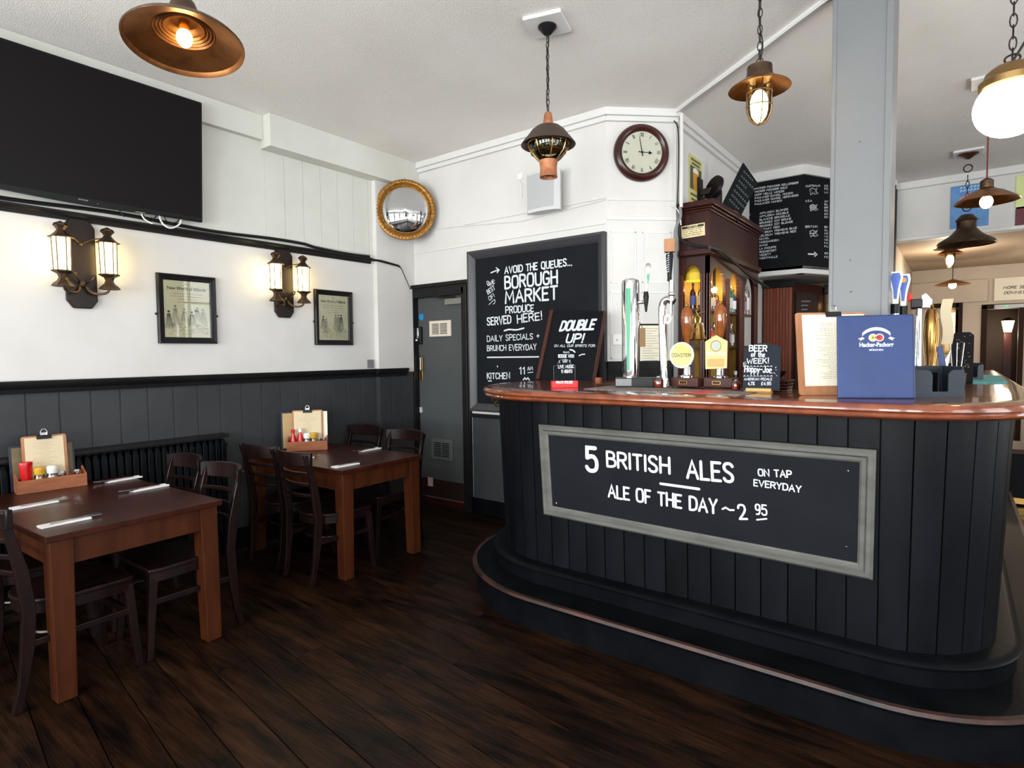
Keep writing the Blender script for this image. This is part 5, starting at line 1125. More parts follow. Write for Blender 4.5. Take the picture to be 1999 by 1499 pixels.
MB().lathe([(0, 0), (.006, 0), (.009, .03), (.014, .06), (.017, .09), (.012, .12), (0, .12)], 12, Matrix(((1, 0, 0, x_ + .09), (0, 0, 1, yh - .06), (0, -1, 0, -.01), (0, 0, 0, 1)))).build('faucet', PLAST, tw)
MB().loft([[(x_ + .09 + s * .5 * a_ + .012 * max(0, q) , y, -.01 + b_) for a_, b_ in ((-1, -.6 * s), (1, -.6 * s), (1, .6 * s), (-1, .6 * s))] for q, y, s in ((0, yh + .05, .012), (.2, yh + .1, .014), (.6, yh + .15, .026), (.9, yh + .19, .034), (1, yh + .215, .028), (1, yh + .225, .014))]).build('handle', CHROME, tw, smooth=60, bevel=.003)
MB().loft([[(x_ + .1 + a_ * s, y, .005 + .006 * s * 30) for a_ in (-1, 1)] + [(x_ + .1, y, .004)] for y, s in ((yh + .1, .002), (yh + .15, .009), (yh + .19, .014), (yh + .215, .01))]).build('handle_badge', mat('tap_green', None), tw, smooth=40)
# leather tag hanging behind
p_ = ony(1255, 650, 3.5); ce = tw.matrix_basis @ Vector((x_ + .05, 0, -.03)); tg = tag(MB().box((-.02, -.004, -.09), (.02, .0, .03)).tube([(0, 0, .03), (ce.x - p_.x, ce.y - p_.y, .06)], .003, 5).build('leather_tag', LEATH, smooth=0, bevel=.003), 'tan leather tag hanging between the two chrome taps', 'tag'); tg.matrix_world = TR(p_)
# 2 bent chrome font
a = cp(1288, 757); o = Vector((a.x + .01, a.y + .02, CT + .004)); fo = thing('beer_font', 'curved chrome beer font with white badge and black tap handle topped with wood', 'beer tap', TR(o))
def ypl(px, py, y=None): q = ony(px, py, o.y if y is None else y); return (q.x - o.x, 0, q.z - o.z)
z0 = ypl(1296, 640)[2]; P = [(ypl(1297, 742)[0], 0, .02), (ypl(1295, 690)[0], 0, ypl(1295, 690)[2]), (ypl(1293, 622)[0], 0, ypl(1293, 622)[2]), (ypl(1293, 590)[0], 0, ypl(1293, 590)[2]), (ypl(1305, 583)[0], 0, ypl(1305, 583)[2]), (ypl(1316, 590)[0], 0, ypl(1316, 590)[2])]
MB().tube(chaikin3([tuple(v) for v in P], 3), .022, 18).build('column', CHROME, fo); MB().cyl((P[0][0], 0, 0), .032, .05, 20, None, .026).build('foot', CHROME, fo)
q = ypl(1309, 624); MB().cyl(q, .03, .012, 24, None).build('x', WPLAST, fo) if 0 else MB().lathe([(0, 0), (.028, 0), (.03, .006), (.028, .012), (0, .012)], 24, TR((q[0] - .0, -.03, q[2])) @ RX(90) @ Matrix.Diagonal((.8, 1, 1, 1))).build('badge', WPLAST, fo)
m = MB(); write(m, 'SP', (-.012, -.012), (.012, -.012), .024, .003, 0); m2_ = MB(); m2_.add(m.v, m.f, TR((q[0], -.0425, q[2])) @ RX(90)); m2_.build('badge_lettering', INK, fo, smooth=0)
q = ypl(1314, 560); h0 = ypl(1316, 588)[2]; MB().tube([(q[0], -.02, h0), (q[0], -.02, ypl(1313, 548)[2])], .014, 12).ball((q[0], -.02, ypl(1313, 575)[2]), .02, 12).build('valve', CHROME, fo)
MB().tube([(q[0] - .0, -.02, h0 - .09), (q[0], -.02, h0)], .008, 8).build('nozzle', CHROME, fo)
hb, ht = ypl(1310, 550)[2], ypl(1310, 494)[2]; MB().lathe([(0, hb), (.013, hb), (.012, hb + .03), (.017, (hb + ht) / 2), (.021, ht - .02), (.018, ht), (0, ht)], 16, TR((q[0] - .012, -.02, 0))).build('handle', PLAST, fo)
m = MB()
for k in range(9): stroke(m, [(-.006 + .003 * math.sin(k * 2.1), hb + .05 + k * .013), (.006, hb + .056 + k * .013)], .004, 0, 0)
m3 = MB(); m3.add(m.v, m.f, TR((q[0] - .012, -.0425, 0)) @ RX(90)); m3.build('handle_lettering', PAINT, fo, smooth=0)
MB().box((-.03, -.025, 0), (.03, .025, .075), TR((q[0] - .012, -.02, ht)) @ RZ(20)).build('wooden_block', CLIPW, fo, smooth=0, bevel=.003)
# 3 hand pumps
def pump(px, py, hz, lab):
    a = cp(px, py); o = Vector((a.x, a.y + .035, CT + .004)); t = thing('beer_pump', lab, 'beer pump', frame(o, (1, -.12, 0)) @ Matrix.Rotation(0, 4, 'X'))
    MB().box((-.085, 0, -.06), (.085, .055, .035)).build('wooden_base', mat('dark_red_wood', None), t, smooth=0, bevel=.004); MB().box((-.03, .016, .035), (.02, .036, .037)).build('brass_plate', BRASS, t, smooth=0); MB().box((-.026, .019, .037), (.016, .033, .0375)).build('plate_inset', MAHOG, t, smooth=0)
    V = Matrix(((1, 0, 0, 0), (0, 0, 1, 0), (0, -1, 0, 0), (0, 0, 0, 1)))
    MB().lathe([(0, .055), (.045, .055), (.045, .062), (.022, .07), (.02, .12), (.03, .13), (.03, .145), (.018, .15), (0, .15)], 20, V).build('cylinder', CHROME, t)
    MB().lathe([(0, .15), (.012, .15), (.014, hz - .20), (.022, hz - .17), (.033, hz - .10), (.035, hz - .06), (.028, hz - .02), (.014, hz), (0, hz + .003)], 22, V).build('handle', AMBER, t)
    MB().ball((0, 0, 0), .010, 10, (1, 1, 1.5), TR((0, hz + .008, 0))).build('finial', BRASS, t); return t, o
h1 = ony(1341, 602, cp(1335, 756).y + .035).z - CT
t, o = pump(1337, 757, h1, 'hand pump with amber handle and round yellow pump clip')
zc = ony(1337, 695, o.y - .06).z - CT
V2 = TR((-.005, zc, .05)); V2 = V2 @ Matrix.Scale(1.36, 4); MB().lathe([(0, 0), (.056, 0), (.056, .006), (0, .006)], 36, V2).build('pump_clip', mat('clip_white', (236, 232, 220), .4), t); MB().lathe([(0, .0062), (.050, .0062), (.050, .007), (0, .007)], 36, V2).build('clip_face', mat('clip_yellow', (232, 208, 110), .4, c2=(238, 220, 140), scale=12), t)
m = MB(); write(m, 'COASTER', (-.045, -.008), (.045, -.008), .016, .0028, .0075); m4 = MB(); m4.add(m.v, m.f, V2); m4.build('clip_lettering', mat('navy_ink', (70, 66, 90), .6), t, smooth=0)
h2 = ony(1408, 598, cp(1400, 756).y + .035).z - CT
t, o = pump(1402, 758, h2, 'hand pump with amber handle and gold shield pump clip'); zc = ony(1405, 690, o.y - .06).z - CT
V2 = TR((.002, zc, .05)) @ Matrix.Scale(1.27, 4); P = [(-.05, -.075), (.05, -.07), (.052, .05), (.0, .078), (-.052, .05)]
MB().prism(P, 0, .007, V2).build('pump_clip', mat('clip_gold', (214, 186, 120), .4, c2=(226, 202, 140), scale=12), t, smooth=0, bevel=.002)
m = MB(); m.add(*(lambda q: (q.v, q.f))(MB().tube([(.024 * math.cos(R(k)), .03 + .024 * math.sin(R(k)), .008) for k in range(0, 360, 20)], .0015, 4, closed=True)), V2); m.build('clip_ring', INKL, t); 
MB().cyl((0, .03, .007), .02, .001, 20, V2).build('clip_crest', mat('crest_grey', (176, 184, 176), .5), t)
m = MB(); write(m, 'BATH. GOLD', (-.044, -.012), (.044, -.01), .015, .0026, .0078); m4 = MB(); m4.add(m.v, m.f, V2); m4.build('clip_lettering', PAINT, t, smooth=0)
m = MB().box((-.04, -.064, .0072), (.04, -.028, .0076)); m4 = MB(); m4.add(m.v, m.f, V2); m4.build('clip_panel', mat('clip_orange', (206, 160, 100), .5), t, smooth=0)
# brass bell on a post
p_ = ony(1365, 640, 3.75); ph = ony(1370, 668, 3.75).z
bp = tag(MB().box((-.022, -.02, CT + .0), (.022, .02, ph + .09)).box((-.05, -.03, CT), (.05, .03, CT + .05)).build('bell_post', mat('weathered_post', (92, 70, 66), .7, c2=(70, 50, 48), scale=6, stretch=(6, 6, .5)), smooth=0, bevel=.003), 'weathered wooden post carrying the brass bell', 'post'); bp.location = (ony(1370, 700, 3.75).x, 3.55, 0)
ph = ony(1362, 664, 3.47).z; xb = ony(1362, 664, 3.47).x
be = thing('bell', 'brass bar bell hung between the two amber pump handles', 'bell', (xb, 3.47, ph))
MB().lathe([(.052, 0), (.056, .004), (.046, .02), (.036, .05), (.032, .085), (.022, .1), (0, .105), (0, .1), (.02, .096), (.029, .084), (.032, .05), (.042, .02), (.05, .002)], 24).build('bell_body', BRASS, be); MB().tube([(-.012, 0, .1), (-.016, 0, .13), (0, 0, .15), (.016, 0, .13), (.012, 0, .1)], .005, 8).build('crown_loop', BRASS, be)
MB().tube([(0, 0, .145), (.01, .02, .16), (.02, .06, .165)], .006, 6).tube([(0, 0, .15), (-.01, .0, .17), (.0, .01, .18)], .005, 6).build('hanging_bracket', BRASS, be)
m = MB(); write(m, 'HRS', (-.02, .045), (.02, .045), .025, .0035, 0); m5 = MB(); m5.add(m.v, m.f, TR((0, -.040, 0)) @ RX(90)); m5.build('engraving', mat('bell_dark', (120, 84, 36), .5), be, smooth=0)
MB().tube([(.02, .02, .1), (.03, .015, .05), (.03, .01, .0)], .007, 6).build('pull_rope', MENUW, be)
# syrup jars
def jar(px, py, lab, s=1):
    a = cp(px, py); t = thing('syrup_jar', lab, 'jar', (a.x, a.y, CT + .004)); s *= 1
    MB().lathe([(.0, 0), (.026 * s, 0), (.029 * s, .01), (.029 * s, .045 * s), (.022 * s, .056 * s), (.02 * s, .062 * s), (.022 * s, .07 * s), (.0215 * s, .07 * s), (.0, .07 * s)], 18).build('glass', CLEAR, t)
    MB().lathe([(0, .003), (.026 * s, .003), (.027 * s, .04 * s), (0, .04 * s)], 18).build('syrup', mat('syrup', (150, 40, 12), .1, coat=.8), t); return t
jar(1286, 758, 'small glass jar of dark syrup at the foot of the curved font'); jar(1437, 762, 'small glass jar of amber syrup beside the small black sign', .8)
# beer of the week slate
a, b = cp(1450, 766), cp(1522, 768); M = frame(a + Vector((0, 0, .0)), b - a, (0, .12, 1)); w = (b - a).length
bw_ = thing('beer_slate', 'small arched slate sign with chalk lettering on a wooden foot', 'sign', M)
h = (loc2(M, 1451, 676) - loc2(M, 1451, 765)).length; P = [(0, .012), (w, .012), (w, h * .98)] + [(w * (.96 - .92 * k / 8), h * (.98 + .09 * math.sin(math.pi * k / 8))) for k in range(9)] + [(0, h * .98)]
MB().prism(P, -.006, 0).build('slate', mat('slate_blue', (30, 35, 44), .6, spec=.15), bw_, smooth=0)
MB().tube([(.02, .012, .012), (w * .8, .012, .012)], .010, 12).box((.02, .0, -.02), (w * .8, .012, .01)).build('wooden_foot', mat('pale_wood', (206, 160, 96), .5), bw_)
S = Sign(M, .0006); S.t('BEER', (1462, 686.5), (1498, 687), 13, .16).t('of the', (1466, 697.5), (1494, 698), 11, .15).t('WEEK!', (1458, 711), (1502, 710), 11, .16, jit=.04)
S.t('Hoppy-Joe'.replace('H', 'H').replace('J', 'J').replace('o', 'o'), (1453, 727), (1507, 729), 14, .13, jit=.04).t('AMERICAN PEDALE', (1453, 743), (1508, 743), 5, .15).t('4,7%', (1460, 752.5), (1474, 752.5), 7, .16).t('£4.95', (1486, 752.5), (1506, 752.5), 7, .16)
for k in range(9): x = 1452 + k * 6.5; S.l([(x, 716), (x + 2, 714.5), (x + 4, 716)], .9); S.l([(x, 735), (x + 2, 733.5), (x + 4, 735)], .9)
for k in range(26): x, y = rnd.choice([(rnd.uniform(1451, 1461), rnd.uniform(706, 716)), (rnd.uniform(1505, 1519), rnd.uniform(710, 738))]); S.l([(x, y), (x + 1, y)], 1)
S.done(bw_)
# clipboard and blue folder
a, b = cp(1561, 772.5), cp(1700, 770.5); Mx = frame((a + b) / 2 + Vector((0, 0, .001)), b - a, (0, .16, 1)); w = (b - a).length; tl = loc2(Mx, 1562, 611); H_ = tl.y
clipboard(Mx, w, H_, w * .88, H_ * .86, 'large wooden clipboard menu with pale paper leaning on the bar behind the blue folder', MENUW, ink=INKL, n=34, xo=.01)
a, b = cp(1636, 778), cp(1788, 779); Mx = frame((a + b) / 2 + Vector((0, 0, .001)), b - a, (0, .10, 1)); w = (b - a).length; H_ = loc2(Mx, 1636, 617).y
fd = thing('menu_folder', 'dark blue leather menu folder with white crest standing on the bar', 'menu', Mx)
MB().box((-w / 2, 0, -.012), (w / 2, H_, 0)).build('cover', NAVY, fd, smooth=0, bevel=.003); m = MB()
for a_, b_, c_, d_ in ((-w / 2 + .004, .004, w / 2 - .004, .006), (-w / 2 + .004, H_ - .006, w / 2 - .004, H_ - .004), (w / 2 - .007, .004, w / 2 - .005, H_ - .004)): m.box((a_, b_, 0), (c_, d_, .0006))
m.build('stitched_edge', NAVYD, fd, smooth=0)
c0 = loc2(Mx, 1711, 656); k_ = (loc2(Mx, 1747, 656) - loc2(Mx, 1675, 656)).length / 72
m = MB(); A = []
sec = []
for i in range(13): t_ = R(140 - 100 * i / 12); sec.append([(c0.x + 36 * k_ * math.cos(t_), c0.y - 22 * k_ + 34 * k_ * math.sin(t_), .0008), (c0.x + 36 * k_ * math.cos(t_), c0.y - 15 * k_ + 34 * k_ * math.sin(t_), .0008)])
for s0_, s1_ in zip(sec, sec[1:]): m.add(s0_ + [s1_[1], s1_[0]], [(0, 1, 2, 3)])
for s in (-1, 1): m.add([(c0.x + s * 27 * k_, c0.y - 2 * k_, .0008), (c0.x + s * 36 * k_, c0.y - 6 * k_, .0008), (c0.x + s * 31 * k_, c0.y - 8 * k_, .0008), (c0.x + s * 33 * k_, c0.y - 11 * k_, .0008), (c0.x + s * 23 * k_, c0.y - 6 * k_, .0008)], [(0, 1, 2, 3, 4)])
m.build('crest_ribbon', PAINT, fd, smooth=0)
e_ = loc2(Mx, 1711, 663); m = MB()
for s in (-1, 1): m.cyl((e_.x + s * 6.5 * k_, e_.y + 4 * k_, 0), 8.5 * k_, .0012 + s * .0002, 24)
m.build('crest_disc', PAINT, fd); m = MB()
for s, mm_ in ((-1, mat('crest_gold', (206, 170, 90), .5)), (1, REDB)): MB().cyl((e_.x + s * 6.5 * k_, e_.y + 4 * k_, .0013), 6.6 * k_, .0006, 20).build('crest_roundel', mm_, fd)
m = MB(); write(m, 'HP', (e_.x - 8 * k_, e_.y + 1 * k_), (e_.x + 8 * k_, e_.y + 1 * k_), 6 * k_, 1.3 * k_, .0022); m.build('crest_letters', NAVYD, fd, smooth=0)
u = loc2(Mx, 1711, 677); tw_ = font_text('Hacker-Pschorr', 13 * k_, fd, PAINT, TR((u.x, u.y, .001)), 'crest_name', bold=.45 * k_ , xs=.80); u = loc2(Mx, 1711, 685); font_text('MÜNCHEN', 5 * k_, fd, PAINT, TR((u.x, u.y, .001)), 'crest_town', bold=.15 * k_, xs=1.1)
# napkin caddies
def bar_caddy(px0, py0, px1, py1, hpx, lab):
    a, b = cp(px0, py0), cp(px1, py1); M = frame(a, b - a); w = (b - a).length; h = (loc2(M, px0, py0 - hpx)).y; t = thing('napkin_caddy', lab, 'caddy', M); D = .16
    n0, n1, nb = w * .36, w * .68, h * .22; r_ = h * .22
    P = [(0, 0), (w, 0), (w, h)] + [(n1 + r_ * (1 - math.sin(R(t_))) , h - r_ + r_ * math.cos(R(t_))) for t_ in range(0, 91, 15)] + [(n1, nb), (n0, nb)] + [(n0 - r_ * (1 - math.cos(R(t_))) , h - r_ + r_ * math.sin(R(t_))) for t_ in range(0, 91, 15)] + [(0, h)]
    # front with its notch, built as two cheeks and a sill
    L_ = [(0, 0), (n0, 0), (n0, h - r_)] + [(n0 - r_ * (1 - math.cos(R(t_))), h - r_ + r_ * math.sin(R(t_))) for t_ in range(15, 91, 15)] + [(0, h)]
    Rr = [(w, 0), (w, h)] + [(n1 + r_ * (1 - math.sin(R(t_))), h - r_ + r_ * math.cos(R(t_))) for t_ in range(0, 90, 15)] + [(n1, h - r_), (n1, 0)]
    f = MB().prism(L_, -.006, 0).prism(Rr, -.006, 0).box((n0, 0, -.006), (n1, nb, 0)); f.build('front', CADDYG, t, smooth=0)
    MB().box((0, 0, -D), (.006, h * 1.12, -.006)).box((w - .006, 0, -D), (w, h * 1.12, -.006)).box((0, 0, -D), (w, h * 1.12, -D + .006)).build('body', CADDYG, t, smooth=0, bevel=.002); MB().box((0, 0, -D), (w, .006, -.006)).box((w * .5, .006, -D), (w * .51, h * .9, -.01)).build('tray', PLAST, t, smooth=0); return t
bar_caddy(1786, 777, 1882, 777, 54, 'dark slate plastic bar caddy in front, beside the blue folder'); bar_caddy(1884, 744.5, 1920, 743, 31, 'second slate plastic bar caddy farther back on the bar')
tag(MB().prism([(-.02, 4.5), (.24, 4.55), (.26, 5.6), (.10, 5.9), (-.06, 5.2)], CT, CT + .008).build('bar_towel', TEAL, smooth=0), 'crumpled teal bar towel lying flat on the counter', 'towel')
# pump cluster behind the caddy
def tap(px, pyb, pyt, nm, lab, build_, y=3.62): 
     a, b = ony(px, pyb, y), ony(px, pyt, y); t = thing(nm, lab, 'beer tap', (a.x, y, CT)); build_(t, b.z - CT); return t
def blue_tap(t, h):
    MB().cyl((0, 0, 0), .028, h - .20, 16, None, .018).build('stem', CHROME, t); MB().cyl((0, 0, h - .215), .02, .05, 14).build('collar', PLAST, t)
    MB().loft([[(a_ * s, b_ * .012, z) for a_, b_ in ((-1, -1), (1, -1), (1, 1), (-1, 1))] for z, s in ((h - .17, .012), (h - .10, .016), (h - .03, .03), (h, .026))]).build('handle', WPLAST, t, smooth=50, bevel=.003)
    MB().loft([[(a_ * s, -.0135 + b_ * .001, z) for a_, b_ in ((-1, -1), (1, -1), (1, 1), (-1, 1))] for z, s in ((h - .14, .006), (h - .09, .010), (h - .03, .022), (h - .008, .016))]).build('blue_badge', mat('badge_blue', (50, 84, 170), .4), t, smooth=0)
tap(1748, 620, 531, 'beer_tap', 'white and blue lens tap handle rising behind the blue folder', blue_tap)
def orange_tap(t, h):
    blue_tap(t, h); MB().cyl((0, 0, 0), .013, .003, 16, TR((0, -.0155, h - .032)) @ RX(90)).build('orange_spot', mat('spot_orange', (226, 160, 50), .5), t)
tap(1763, 620, 536, 'beer_tap', 'white tap handle with an orange roundel beside the blue one', orange_tap, 3.70)
def brass_pump(t, h):
    MB().lathe([(0, 0), (.045, 0), (.048, .02), (.03, .035), (.024, .07), (.022, .14), (.03, .20), (.036, .28), (.034, .34), (.026, h - .03), (.02, h - .01), (0, h)], 24).build('handle', mat('brass_dark', (140, 104, 58), .22, 1), t); MB().ball((0, 0, h + .006), .009, 8).build('finial', BRASS, t)
tap(1817, 715, 600, 'beer_pump', 'tall brass-bronze pump handle behind the slate caddy', brass_pump)
def chrome_tap(t, h):
    MB().cyl((0, 0, 0), .02, h - .08, 14, None, .013).build('stem', CHROME, t); MB().box((-.035, -.02, h - .075), (.02, .02, h - .03)).build('block', PLAST, t, smooth=0, bevel=.004)
    MB().loft([[(x, -.02, h - .08), (x, .02, h - .08), (x, .02, z), (x, -.02, z)] for x, z in ((.01, h - .01), (.03, h), (.06, h - .04))]).build('head', CHROME, t, smooth=0, bevel=.004); MB().ball((-.04, 0, h - .02), .012, 8, (1, 1, 2)).build('red_lever', REDB, t)
tap(1792, 700, 573, 'beer_tap', 'chrome tap with black block and red lever behind the caddy', chrome_tap, 3.72)
p_ = ony(1830, 712, 3.58); q_ = ony(1828, 606, 3.58)
lt = tag(MB().loft([[(-.022 + .006 * math.sin(z * 30), -.002, z), (.022 + .006 * math.sin(z * 30), -.002, z), (.022 + .006 * math.sin(z * 30), .002, z), (-.022 + .006 * math.sin(z * 30), .002, z)] for z in [.02 * k for k in range(12)]]).build('paper_tag', mat('tag_beige', (186, 170, 140), .7)), 'pale paper tag hung on the brass pump handle', 'tag'); lt.location = (p_.x + .035, 3.575, p_.z + .10)
pc_ = thing('pump_badge', 'white diamond pump clip with a red square leaning beside the brass pump', 'badge', TR((ony(1836, 690, 3.56).x, 3.52, CT)) @ RZ(35))
MB().prism([(0, 0), (.035, .1), (.05, .2), (.01, .13), (-.02, .05)], -.004, 0, RX(90)).build('plate', WPLAST, pc_, smooth=0); MB().box((-.004, .06, .0), (.03, .11, .002), RX(90)).build('red_square', REDB, pc_, smooth=0); m = MB(); write(m, 'E', (.006, .07), (.018, .07), .028, .004, .0025); m6 = MB(); m6.add(m.v, m.f, RX(90)); m6.build('lettering', PAINT, pc_, smooth=0)
a, b = ony(1851, 715, 3.55), ony(1838, 630, 3.55); bs = tag(MB().box((-.013, -.006, 0), (.013, .006, (b - a).length)).build('blue_menu', NAVY, smooth=0, bevel=.002), 'narrow blue menu seen edge-on standing in the slate caddy', 'menu'); bs.matrix_world = frame((a.x, 3.55, CT + .01), (1, 0, 0), (b - a)) @ RX(-90) if 0 else TR((a.x, 3.46, CT + .01)) @ RY(-9)
sw = thing('straw_holder', 'black holder of dark straws behind the slate caddy', 'holder', (ony(1868, 700, 3.9).x, 3.95, CT)); MB().lathe([(0, 0), (.04, 0), (.045, .08), (.04, .08), (.036, .01), (0, .01)], 16).build('cup', PLAST, sw)
for k in range(8): a_ = k * .785; MB().tube([(.012 * math.cos(a_), .012 * math.sin(a_), .012), (.03 * math.cos(a_), .03 * math.sin(a_), .24)], .003, 6).build('straw', PLAST if k % 2 else STEEL, sw)
a, b = cp(1858, 742), cp(1902, 742); y = 4.5; a, b = ony(1857, 700, y), ony(1901, 700, y); zt = ony(1880, 649, y).z; bc = thing('black_menu_board', 'rounded black chalk menu board standing behind the second caddy', 'chalkboard', TR((a.x, y, CT)))
w = b.x - a.x; H_ = zt - CT; P = [(0, 0), (w, 0), (w, H_ - .02), (w - .02, H_), (.02, H_), (0, H_ - .02)]; MB().prism(P, 0, .012, RX(90)).build('board', mat('board_brown_black', (16, 11, 10), .5, spec=.1), bc, smooth=0, bevel=.003)
m = MB(); 
for k in range(40): x, z = rnd.uniform(.015, w - .02), rnd.uniform(H_ * .3, H_ - .02); stroke(m, [(x, z), (x + .008, z + rnd.uniform(-.006, .006))], .0022, .0125 + k * 1e-6, 0)
m7 = MB(); m7.add(m.v, m.f, RX(90)); m7.build('chalk_marks', PAINTD, bc, smooth=0)
# stack of trays and a glass behind the slate sign
tr = thing('tray_stack', 'stack of dark wooden trays behind the small slate sign', 'tray', (-.86, 3.28, CT))
for k in range(4): MB().box((-.0 + k * .006, -.06, k * .016), (.17 + k * .004, .07, k * .016 + .011)).build('tray', MAHOG, tr, smooth=0, bevel=.003)
bo = thing('black_bowl', 'black glazed bowl on the tray stack', 'bowl', (-.77, 3.285, CT + .06)); MB().lathe([(0, 0), (.03, 0), (.06, .03), (.065, .045), (.058, .045), (.028, .008), (0, .008)], 20).build('bowl', PLAST, bo)

# ================================================================== HANGING LAMPS
BULB = glow('filament_bulb', (255, 222, 150), 28)
def chain(m, z0, z1, w=.011, l=.042, r=.0028, x=0, y=0):
    z = z0; k = 0
    while z + l * .8 < z1:
        P = []
        for i in range(10):
            t_ = 2 * math.pi * i / 10; a_ = w * math.cos(t_); b_ = l / 2 * math.sin(t_); P.append((x + (a_ if k % 2 else 0), y + (0 if k % 2 else a_), z + l / 2 + b_))
        m.tube(P, r, 5, closed=True); z += l * .82; k += 1
    return m
def ceiling_plate(t, zt, s=.11, cup=.05, col=DARKMET, rot=0):
    MB().box((-s, -s, zt - .022), (s, s, zt), RZ(rot)).build('ceiling_plate', TRIMW, t, smooth=0, bevel=.006); MB().lathe([(0, zt - .075), (.02, zt - .07), (cup, zt - .03), (cup, zt - .0225), (0, zt - .0225)], 20).build('ceiling_cup', col, t)
def flex(t, pts, r=.004, m=None): MB().tube(chaikin3(pts, 3), r, 6).build('flex', m or CONDUIT, t)
# 1 copper dish lamp, upper left
c = ORG + ray(361, 84) * 2.36; L1 = thing('dish_pendant', 'large copper-lined dish pendant with glowing bulb, nearest the television', 'lamp', TR(c) @ Matrix.Rotation(R(8), 4, Vector((-1.16, -2.5, 0))) @ Matrix.Diagonal((.88, .88, .88, 1)))
MB().lathe([(.03, .20), (.05, .19), (.06, .16), (.062, .11), (.085, .085), (.16, .045), (.24, .01), (.252, -.004), (.25, -.012)], 48).build('outer_shade', BRONZE, L1, smooth=50)
MB().lathe([(.250, -.013), (.243, -.006), (.235, .006), (.155, .04), (.13, .052), (.126, .050), (.12, .058), (.112, .055), (.106, .063), (.098, .060), (.092, .069), (.084, .066), (.078, .076), (.07, .08), (.055, .10), (.0, .105)], 48).build('copper_lining', mat('copper_lining', (158, 104, 62), .4, .9, c2=(120, 78, 46), scale=9), L1, smooth=30)
MB().cyl((0, 0, .055), .022, .06, 14).build('bulb_holder', BRASS, L1); MB().ball((0, 0, .022), .034, 14, (1, 1, 1.25)).build('bulb', BULB, L1); h = CEIL - c.z
h /= .88; MB().tube([(0, 0, .2), (0, 0, h - .02)], .008, 8).build('rod', DARKMET, L1); MB().cyl((0, 0, .195), .02, .03, 12).build('neck_cap', BRONZE, L1); MB().lathe([(0, h - .05), (.05, h - .02), (.05, h), (0, h)], 16).build('ceiling_cup', DARKMET, L1)
# 2 caged onion lantern
c = Vector((-1.952, 2.95, 2.57)); L2_ = thing('onion_lantern', 'unlit caged onion glass lantern with a dark hood on a chain', 'lamp', c); h = CEIL - c.z
ceiling_plate(L2_, h, .115, .055, BLK, 16)
m = chain(MB(), .38, h - .06, .009, .040, .0026); m.build('chain', DARKMET, L2_); flex(L2_, [(0, 0, h - .06), (.012, 0, h - .1), (-.008, 0, h - .2), (.006, .0, h - .35), (-.012, 0, h - .42), (0, 0, .36)], .004)
MB().lathe([(0, .38), (.018, .375), (.024, .36), (.03, .315), (.034, .30), (0, .30)], 16).build('rusty_neck', RUSTY, L2_)
MB().lathe([(.035, .305), (.07, .292), (.10, .268), (.122, .238), (.15, .205), (.162, .188), (.158, .186), (.118, .232), (.07, .28), (.03, .295)], 36).build('hood', mat('hood_brown', (70, 56, 50), .45, .2), L2_, smooth=50)
prof = [(.052, .095), (.068, .108), (.1, .142), (.115, .175), (.117, .205), (.108, .24), (.08, .275)]
MB().lathe(prof, 32).build('globe', thin_glass('smoky_glass', (226, 222, 196), .05, .07), L2_, smooth=60)
cg = MB()
for k in range(8): a_ = 2 * math.pi * k / 8; cg.tube([((r_ + .003) * math.cos(a_), (r_ + .003) * math.sin(a_), z) for r_, z in prof], .0032, 5)
for r_, z in ((.103, .142), (.121, .195), (.108, .243)): cg.tube([(r_ * math.cos(q), r_ * math.sin(q), z) for q in [2 * math.pi * k / 24 for k in range(24)]], .0028, 5, closed=True)
cg.build('brass_cage', BRASS, L2_, kind='stuff')
MB().lathe([(.0, .03), (.042, .03), (.044, .012), (.05, .0), (.053, .0), (.05, .03), (.05, .06), (.056, .095), (.05, .1), (0, .1)], 24).build('rusty_base', RUSTY, L2_); m = MB()
for k in range(4): m.ball((.03 * math.cos(k * 1.57), .03 * math.sin(k * 1.57), .012), .006, 8)
m.build('base_rivet', CHROME, L2_, kind='stuff')
MB().ball((0, 0, .2), .03, 12, (1, 1, 1.3)).build('bulb', CLEAR, L2_)
